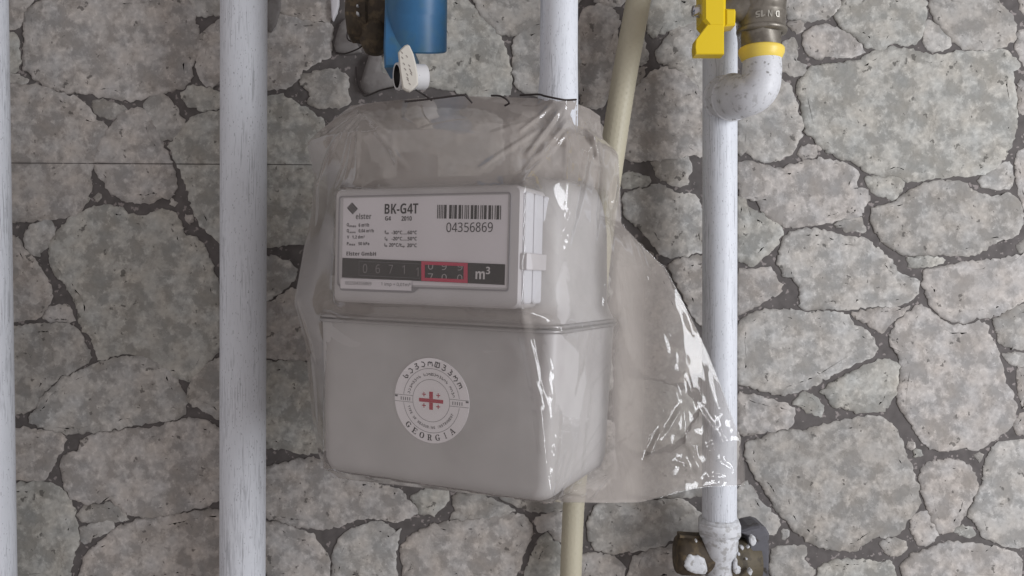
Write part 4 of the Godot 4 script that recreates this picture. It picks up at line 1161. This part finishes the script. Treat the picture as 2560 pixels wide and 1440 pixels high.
func build_bag() -> void:
	var o := thing("plastic_bag", "milky crumpled plastic bag tied over the gas meter with a loose lower right corner", "bag", at(1180, 1220, 0.15))
	var p0 := o.position
	add_solid(box_planes(-0.0960, 0.0915, -0.1162, 0.0, -0.0640, 0.0655, 0.0036), meter_xf)
	add_solid(box_planes(-0.1010, 0.0965, -0.0030, 0.0030, -0.069, 0.0695, 0.0060), meter_xf)
	add_solid(box_planes(-0.0950, 0.0905, 0.0, 0.100, -0.0620, 0.0545, 0.0105), meter_xf)
	add_solid(box_planes(-0.0693, 0.0790, 0.0133, 0.0929, 0.0, 0.0878, 0.0005), meter_xf)
	add_solid(box_planes(-0.014, 0.014, -0.5, 0.5, 0.03, 0.0712, 0.006), Transform3D(Basis.IDENTITY, Vector3(at(1799, 700, 0.055).x, 0, 0)))
	add_solid(box_planes(-0.0135, 0.0135, 0.09, 0.5, 0.18, 0.2145, 0.006), Transform3D(Basis.IDENTITY, Vector3(at(1396, 300, 0.2).x, 0, 0)))
	var n := 73
	var top := [[878, 264, 0.13], [950, 254, 0.15], [1020, 247, 0.17], [1170, 240, 0.185], [1290, 243, 0.195], [1350, 246, 0.205], [1395, 253, 0.217], [1440, 258, 0.200], [1475, 272, 0.18], [1500, 290, 0.155]]
	var bottom := [[832, 1194, 0.135], [900, 1203, 0.165], [1000, 1213, 0.185], [1170, 1233, 0.215], [1300, 1248, 0.24], [1370, 1255, 0.25], [1450, 1256, 0.22], [1520, 1258, 0.185], [1600, 1256, 0.155], [1650, 1243, 0.142], [1720, 1224, 0.130], [1770, 1216, 0.122], [1862, 1214, 0.112]]
	var left := [[878, 264, 0.13], [790, 334, 0.115], [767, 358, 0.11], [786, 440, 0.115], [779, 530, 0.12], [760, 620, 0.125], [735, 757, 0.125], [748, 800, 0.125], [764, 860, 0.125], [772, 950, 0.13], [780, 1040, 0.13], [797, 1140, 0.13], [832, 1194, 0.135]]
	var right := [[1500, 290, 0.155], [1505, 345, 0.156], [1545, 383, 0.153], [1550, 470, 0.151], [1553, 560, 0.149], [1610, 620, 0.146], [1665, 672, 0.141], [1730, 800, 0.134], [1768, 880, 0.129], [1800, 960, 0.125], [1845, 1085, 0.118], [1861, 1165, 0.114], [1862, 1214, 0.112]]
	var coarse := coons(resample(top, n), resample(bottom, n), resample(left, n), resample(right, n))
	# rest the sheet on what it covers: a stretched skin that never goes below the bodies
	var ground := []
	for i in n:
		var g := PackedFloat32Array()
		for j in n: g.append(surface_at(coarse[i][j].x, coarse[i][j].y))
		ground.append(g)
	var hz := []
	var pull := []
	for i in n:
		var r := PackedFloat32Array(); var pr := PackedFloat32Array()
		for j in n:
			r.append(maxf(coarse[i][j].z, ground[i][j] + 0.0018))
			var y: float = coarse[i][j].y
			pr.append(0.00016 if ground[i][j] > 0.12 and y < 0.01 else (0.00002 if ground[i][j] > 0.12 else (0.00006 if coarse[i][j].x > 0.085 and y < 0.05 else 0.0)))
		hz.append(r); pull.append(pr)
	for pass_ in 420:
		for i in range(1, n - 1):
			var up: PackedFloat32Array = hz[i - 1]; var dn: PackedFloat32Array = hz[i + 1]; var me: PackedFloat32Array = hz[i]
			var g: PackedFloat32Array = ground[i]; var pl: PackedFloat32Array = pull[i]
			for j in range(1, n - 1):
				me[j] = maxf(maxf(g[j] + 0.0018, 0.090), (up[j] + dn[j] + me[j - 1] + me[j + 1]) * 0.25 - pl[j])
			hz[i] = me
	# fine sheet with folds and crumples
	var ridges := []                                       # [from, to, half width, height]
	for q in [
		[1303, 780, 1345, 1000, 0.29, 0.0046, 0.0082], [1345, 1000, 1374, 1236, 0.27, 0.0050, 0.0090], [1318, 800, 1352, 960, 0.29, 0.0015, 0.0012], [1388, 1100, 1376, 1236, 0.265, 0.002, 0.0042],
		[1374, 1236, 1408, 1205, 0.25, 0.002, 0.004], [1408, 1205, 1465, 1240, 0.22, 0.002, 0.004], [1465, 1240, 1530, 1200, 0.2, 0.002, 0.004], [1374, 1236, 1402, 1160, 0.25, 0.0016, 0.002],
		[1610, 1142, 1650, 1070, 0.14, 0.0030, 0.007], [1640, 1100, 1702, 1012, 0.13, 0.0026, 0.007], [1702, 1012, 1708, 1100, 0.12, 0.002, 0.003], [1678, 1140, 1704, 1150, 0.12, 0.002, 0.004], [1696, 1160, 1706, 1158, 0.12, 0.002, 0.004],
		[1735, 1108, 1790, 1090, 0.1, 0.0018, 0.004], [1790, 1090, 1830, 1092, 0.1, 0.0018, 0.004], [1830, 1092, 1845, 1120, 0.098, 0.0022, 0.004], [1752, 1045, 1750, 1075, 0.1, 0.0016, 0.003], [1778, 1050, 1783, 1085, 0.1, 0.0014, 0.003],
		[1740, 1020, 1800, 1100, 0.11, 0.0030, 0.006], [1700, 1075, 1745, 1175, 0.12, 0.0030, 0.006], [1780, 1140, 1812, 1160, 0.1, 0.0018, 0.004], [1812, 1160, 1808, 1180, 0.1, 0.0015, 0.003], [1750, 1175, 1800, 1182, 0.1, 0.0018, 0.005], [1742, 1198, 1790, 1192, 0.1, 0.0015, 0.003], [1850, 1105, 1860, 1175, 0.09, 0.002, 0.004],
		[1632, 1210, 1655, 1238, 0.12, 0.0018, 0.004], [1600, 1250, 1615, 1235, 0.12, 0.0018, 0.004], [1480, 830, 1440, 1000, 0.25, 0.003, 0.002], [1560, 860, 1470, 960, 0.2, 0.003, 0.003], [1470, 960, 1440, 1180, 0.2, 0.003, 0.0025],
		[895, 270, 985, 352, 0.17, 0.0022, 0.005], [893, 272, 862, 360, 0.16, 0.002, 0.004], [891, 270, 905, 400, 0.18, 0.002, 0.003], [888, 270, 820, 330, 0.15, 0.002, 0.003], [985, 352, 1010, 430, 0.2, 0.003, 0.002],
		[1400, 262, 1318, 392, 0.24, 0.0024, 0.005], [1425, 290, 1345, 400, 0.23, 0.0026, 0.006], [1432, 300, 1300, 470, 0.25, 0.002, 0.003], [1468, 300, 1478, 350, 0.2, 0.003, 0.006], [1478, 345, 1495, 400, 0.19, 0.003, 0.006], [1380, 250, 1300, 330, 0.23, 0.002, 0.003],
		[1480, 360, 1405, 640, 0.22, 0.0030, 0.0022], [1450, 460, 1395, 610, 0.23, 0.002, 0.0016], [1540, 450, 1525, 520, 0.15, 0.003, 0.005], [1500, 420, 1480, 620, 0.2, 0.003, 0.002], [1525, 520, 1500, 800, 0.18, 0.004, 0.002],
		[1300, 782, 1360, 705, 0.26, 0.002, 0.0026], [1325, 780, 1395, 800, 0.25, 0.002, 0.003], [1365, 715, 1380, 790, 0.24, 0.002, 0.002], [1585, 880, 1560, 1000, 0.15, 0.004, 0.002], [1580, 1000, 1640, 1180, 0.13, 0.004, 0.002],
		[1285, 945, 1298, 1020, 0.28, 0.0014, 0.0020], [737, 757, 800, 900, 0.14, 0.002, 0.003], [770, 870, 800, 1080, 0.15, 0.003, 0.002], [785, 440, 800, 560, 0.13, 0.003, 0.003], [1660, 670, 1720, 830, 0.11, 0.003, 0.003],
	]:
		var a := at(q[0], q[1], q[4]); var b := at(q[2], q[3], q[4])
		var steep := 2.2 if q[0] > 1390 and q[0] < 1545 and q[1] < 1190 and q[1] > 330 else 1.0      # on the side of the meter the skin stands nearly edge on
		ridges.append([Vector2(a.x, a.y), Vector2(b.x, b.y), q[5] * 0.62, q[6] * 0.70 * steep])
	for k in 34:
		var from: Array = [[895, 270, 0.17], [1425, 264, 0.22], [1380, 1236, 0.24], [1545, 400, 0.16]][k % 4]
		var angle: float = [rng.randf_range(0.6, 2.6), rng.randf_range(1.2, 2.9), rng.randf_range(-1.7, -0.2), rng.randf_range(0.9, 1.9)][k % 4]
		var start := rng.randf_range(15.0, 120.0)
		var stop := start + rng.randf_range(60.0, 260.0)
		var a := at(from[0] + cos(angle) * start, from[1] + sin(angle) * start, from[2])
		var b := at(from[0] + cos(angle) * stop, from[1] + sin(angle) * stop, from[2])
		ridges.append([Vector2(a.x, a.y), Vector2(b.x, b.y), rng.randf_range(0.0007, 0.0016), rng.randf_range(0.0005, 0.0020)])
	var crump := noise(77, 0.06, 2, FastNoiseLite.TYPE_CELLULAR)
	crump.cellular_return_type = FastNoiseLite.RETURN_DISTANCE
	var wave := noise(78, 0.012, 3)
	var micro := noise(79, 0.07, 2)
	var spots := []
	for q in [[1400, 350, 0.22, 0.034, 0.0065], [1790, 1120, 0.1, 0.036, 0.0065], [1480, 360, 0.18, 0.024, 0.0065], [1660, 1090, 0.12, 0.035, 0.0020], [1400, 1190, 0.24, 0.016, 0.0022], [1535, 500, 0.15, 0.02, 0.002], [1370, 740, 0.24, 0.022, 0.0016]]:
		var a := at(q[0], q[1], q[2]); spots.append([Vector2(a.x, a.y), q[3], q[4]])
	var k := 3
	var f := (n - 1) * k + 1
	var sheet := []
	var cloud := []
	for i in f:
		var row := PackedVector3Array(); var cl := PackedFloat32Array()
		var ci := mini(i / k, n - 2); var fi := float(i - ci * k) / k
		for j in f:
			var cj := mini(j / k, n - 2); var fj := float(j - cj * k) / k
			var p: Vector3 = coarse[ci][cj].lerp(coarse[ci][cj + 1], fj).lerp(coarse[ci + 1][cj].lerp(coarse[ci + 1][cj + 1], fj), fi)
			var z := lerpf(lerpf(hz[ci][cj], hz[ci][cj + 1], fj), lerpf(hz[ci + 1][cj], hz[ci + 1][cj + 1], fj), fi)
			var q := Vector2(p.x, p.y)
			var edge := clampf(minf(minf(i, f - 1 - i), minf(j, f - 1 - j)) / 5.0, 0.25, 1.0)
			var add := wave.get_noise_2d(q.x * 1000.0, q.y * 350.0) * 0.0011 + micro.get_noise_2d(q.x * 1000.0 + q.y * 250.0, q.y * 300.0) * 0.0009 * smoothstep(0.02, 0.06, p.x)
			for r in ridges:
				var ab: Vector2 = r[1] - r[0]
				var t := clampf((q - r[0]).dot(ab) / ab.length_squared(), 0.0, 1.0)
				var d: float = q.distance_squared_to(r[0] + ab * t)
				if d < 0.0001: add += r[3] * maxf(0.0, 1.0 - sqrt(d) / (r[2] * 2.0)) * smoothstep(-0.15, 0.15, t) * smoothstep(1.15, 0.85, t)
			for s in spots:
				var d: float = q.distance_to(s[0]) / s[1]
				if d < 2.0: add += (crump.get_noise_2d(q.x * 1000.0, q.y * 620.0) + 0.5) * s[2] * exp(-d * d * 1.4)
			var under := surface_at(p.x, p.y)
			z = maxf(z + add * edge, under + 0.0012)
			row.append(Vector3(p.x, p.y, z))
			var tilt := clampf(absf(surface_at(p.x + 0.001, p.y) - under) / 0.001, 0.0, 3.0)       # measured square to the surface below
			cl.append((z - under) / sqrt(1.0 + tilt * tilt))
		sheet.append(row); cloud.append(cl)
	film_sheet("front_film", sheet, 0.0, M.film, o)
	milk_sheet("front_haze", sheet, cloud, o)
	# back of the bag, between the meter and the wall
	var back := []
	var m := 49
	var bc := coons(resample(top, m), resample(bottom, m), resample(left, m), resample(right, m))
	var bcl := []
	for i in m:
		var row := PackedVector3Array(); var cl := PackedFloat32Array()
		for j in m:
			var p: Vector3 = bc[i][j]
			var e := minf(minf(i, m - 1 - i), minf(j, m - 1 - j)) / 6.0
			var z := lerpf(p.z - 0.002, minf(p.z - 0.004, 0.062), smoothstep(0.0, 1.0, e))
			var px := at(1799, 700, 0.055).x
			if absf(p.x - px) < 0.026 and p.y < 0.02: z = maxf(z, lerpf(z, 0.0745, smoothstep(0.026, 0.017, absf(p.x - px))))
			row.append(Vector3(p.x, p.y, z)); cl.append(0.02)
		back.append(row); bcl.append(cl)
	milk_sheet("back_film", back, bcl, o, 0.19)
	# hem: the welded border shows as a thin bright line
	var hem := new_st()
	var line := PackedVector3Array()
	for i in range(0, f, 2): line.append(sheet[i][0] - p0)
	for j in range(0, f, 2): line.append(sheet[f - 1][j] - p0)
	for i in range(f - 1, -1, -2): line.append(sheet[i][f - 1] - p0)
	tube(hem, line, [0.00035], 5, false)
	part("hem", done(hem), M.film, o)

func film_sheet(called: String, sheet: Array, off: float, m: Material, o: Node3D) -> void:
	var st := new_st()
	var w: int = sheet[0].size()
	for i in sheet.size():
		for j in w: st.add_vertex(sheet[i][j] - o.position + Vector3(0, 0, off))
	for i in sheet.size() - 1:
		for j in w - 1:
			var a := i * w + j
			for q in [a, a + 1, a + w, a + 1, a + w + 1, a + w]: st.add_index(q)
	st.generate_normals()
	part(called, st, m, o)

func milk_sheet(called: String, sheet: Array, cloud: Array, o: Node3D, fixed := -1.0) -> void:
	var st := new_st()
	var w: int = sheet[0].size()
	var h := sheet.size()
	var cl := noise(91, 0.02, 3)
	var alpha := []
	for i in h:
		var row := PackedFloat32Array()
		for j in w:
			var p: Vector3 = sheet[i][j]
			var a := fixed
			if a < 0.0:
				a = lerpf(0.075, 0.68, smoothstep(0.0035, 0.028, cloud[i][j])) + 0.08 * cl.get_noise_2d(p.x * 1000.0, p.y * 400.0)
				a = maxf(a, 0.66 * smoothstep(0.066, 0.100, p.y))              # gathered in several layers under the tie
				a = lerpf(a, 0.30, smoothstep(0.090, 0.118, p.x) * smoothstep(0.05, 0.0, p.y))
				a = lerpf(a, 0.17, smoothstep(0.13, 0.19, p.x) * smoothstep(-0.06, -0.14, p.y))     # the loose corner is a single clear layer
			row.append(a)
		alpha.append(row)
	if fixed < 0.0:
		for pass_ in 2:                                  # the cloudiness has no sharp limits
			for way in 2:
				var soft := []
				for i in h:
					var row := PackedFloat32Array()
					for j in w:
						var sum := 0.0
						for k in range(-3, 4):
							sum += alpha[i][clampi(j + k, 0, w - 1)] if way == 0 else alpha[clampi(i + k, 0, h - 1)][j]
						row.append(sum / 7.0)
					soft.append(row)
				alpha = soft
	for i in h:
		for j in w:
			st.set_color(Color(1, 1, 1, clampf(alpha[i][j], 0.05, 0.95)))
			st.add_vertex(sheet[i][j] - o.position - Vector3(0, 0, 0.0005))
	for i in h - 1:
		for j in w - 1:
			var a := i * w + j
			for q in [a, a + 1, a + w, a + 1, a + w + 1, a + w]: st.add_index(q)
	st.generate_normals()
	part(called, st, M.milk, o)

# ------------------------------------------------------------------ the scene
func _ready() -> void:
	var cam := Camera3D.new()
	cam.name = "camera"
	cam.position = Vector3(0, 0, EYE)
	cam.fov = rad_to_deg(2.0 * atan(720.0 / 2000.0))
	cam.near = 0.02; cam.far = 10.0
	cam.current = true
	add_child(cam)
	var env := Environment.new()
	env.background_mode = Environment.BG_COLOR
	env.background_color = Color(0.62, 0.60, 0.60)
	env.background_energy_multiplier = 1.2
	env.tonemap_mode = Environment.TONE_MAPPER_LINEAR
	env.tonemap_exposure = 1.0
	env.sdfgi_enabled = true; env.ssao_enabled = true; env.ssil_enabled = true
	var we := WorldEnvironment.new()
	we.name = "environment"
	we.environment = env
	add_child(we)
	var win := AreaLight3D.new()                            # daylight from a window to the right
	win.name = "window_light"
	win.area_size = Vector2(0.48, 0.95)
	win.light_energy = 1.66
	win.light_color = Color(0.97, 0.98, 1.0)
	win.shadow_enabled = true
	win.area_range = 8.0
	add_child(win)
	win.look_at_from_position(Vector3(1.15, 0.06, 0.95), Vector3(0.0, 0.0, 0.05))

	rng.seed = 11
	fine = noise(14, 0.11, 3, FastNoiseLite.TYPE_SIMPLEX_SMOOTH, 0.6)
	lump = noise(15, 0.03, 3)
	make_materials()
	build_wall()
	build_pipes()
	build_right_pipe()
	build_foot_fitting()
	build_valve()
	build_blue()
	build_meter()
	build_bag()
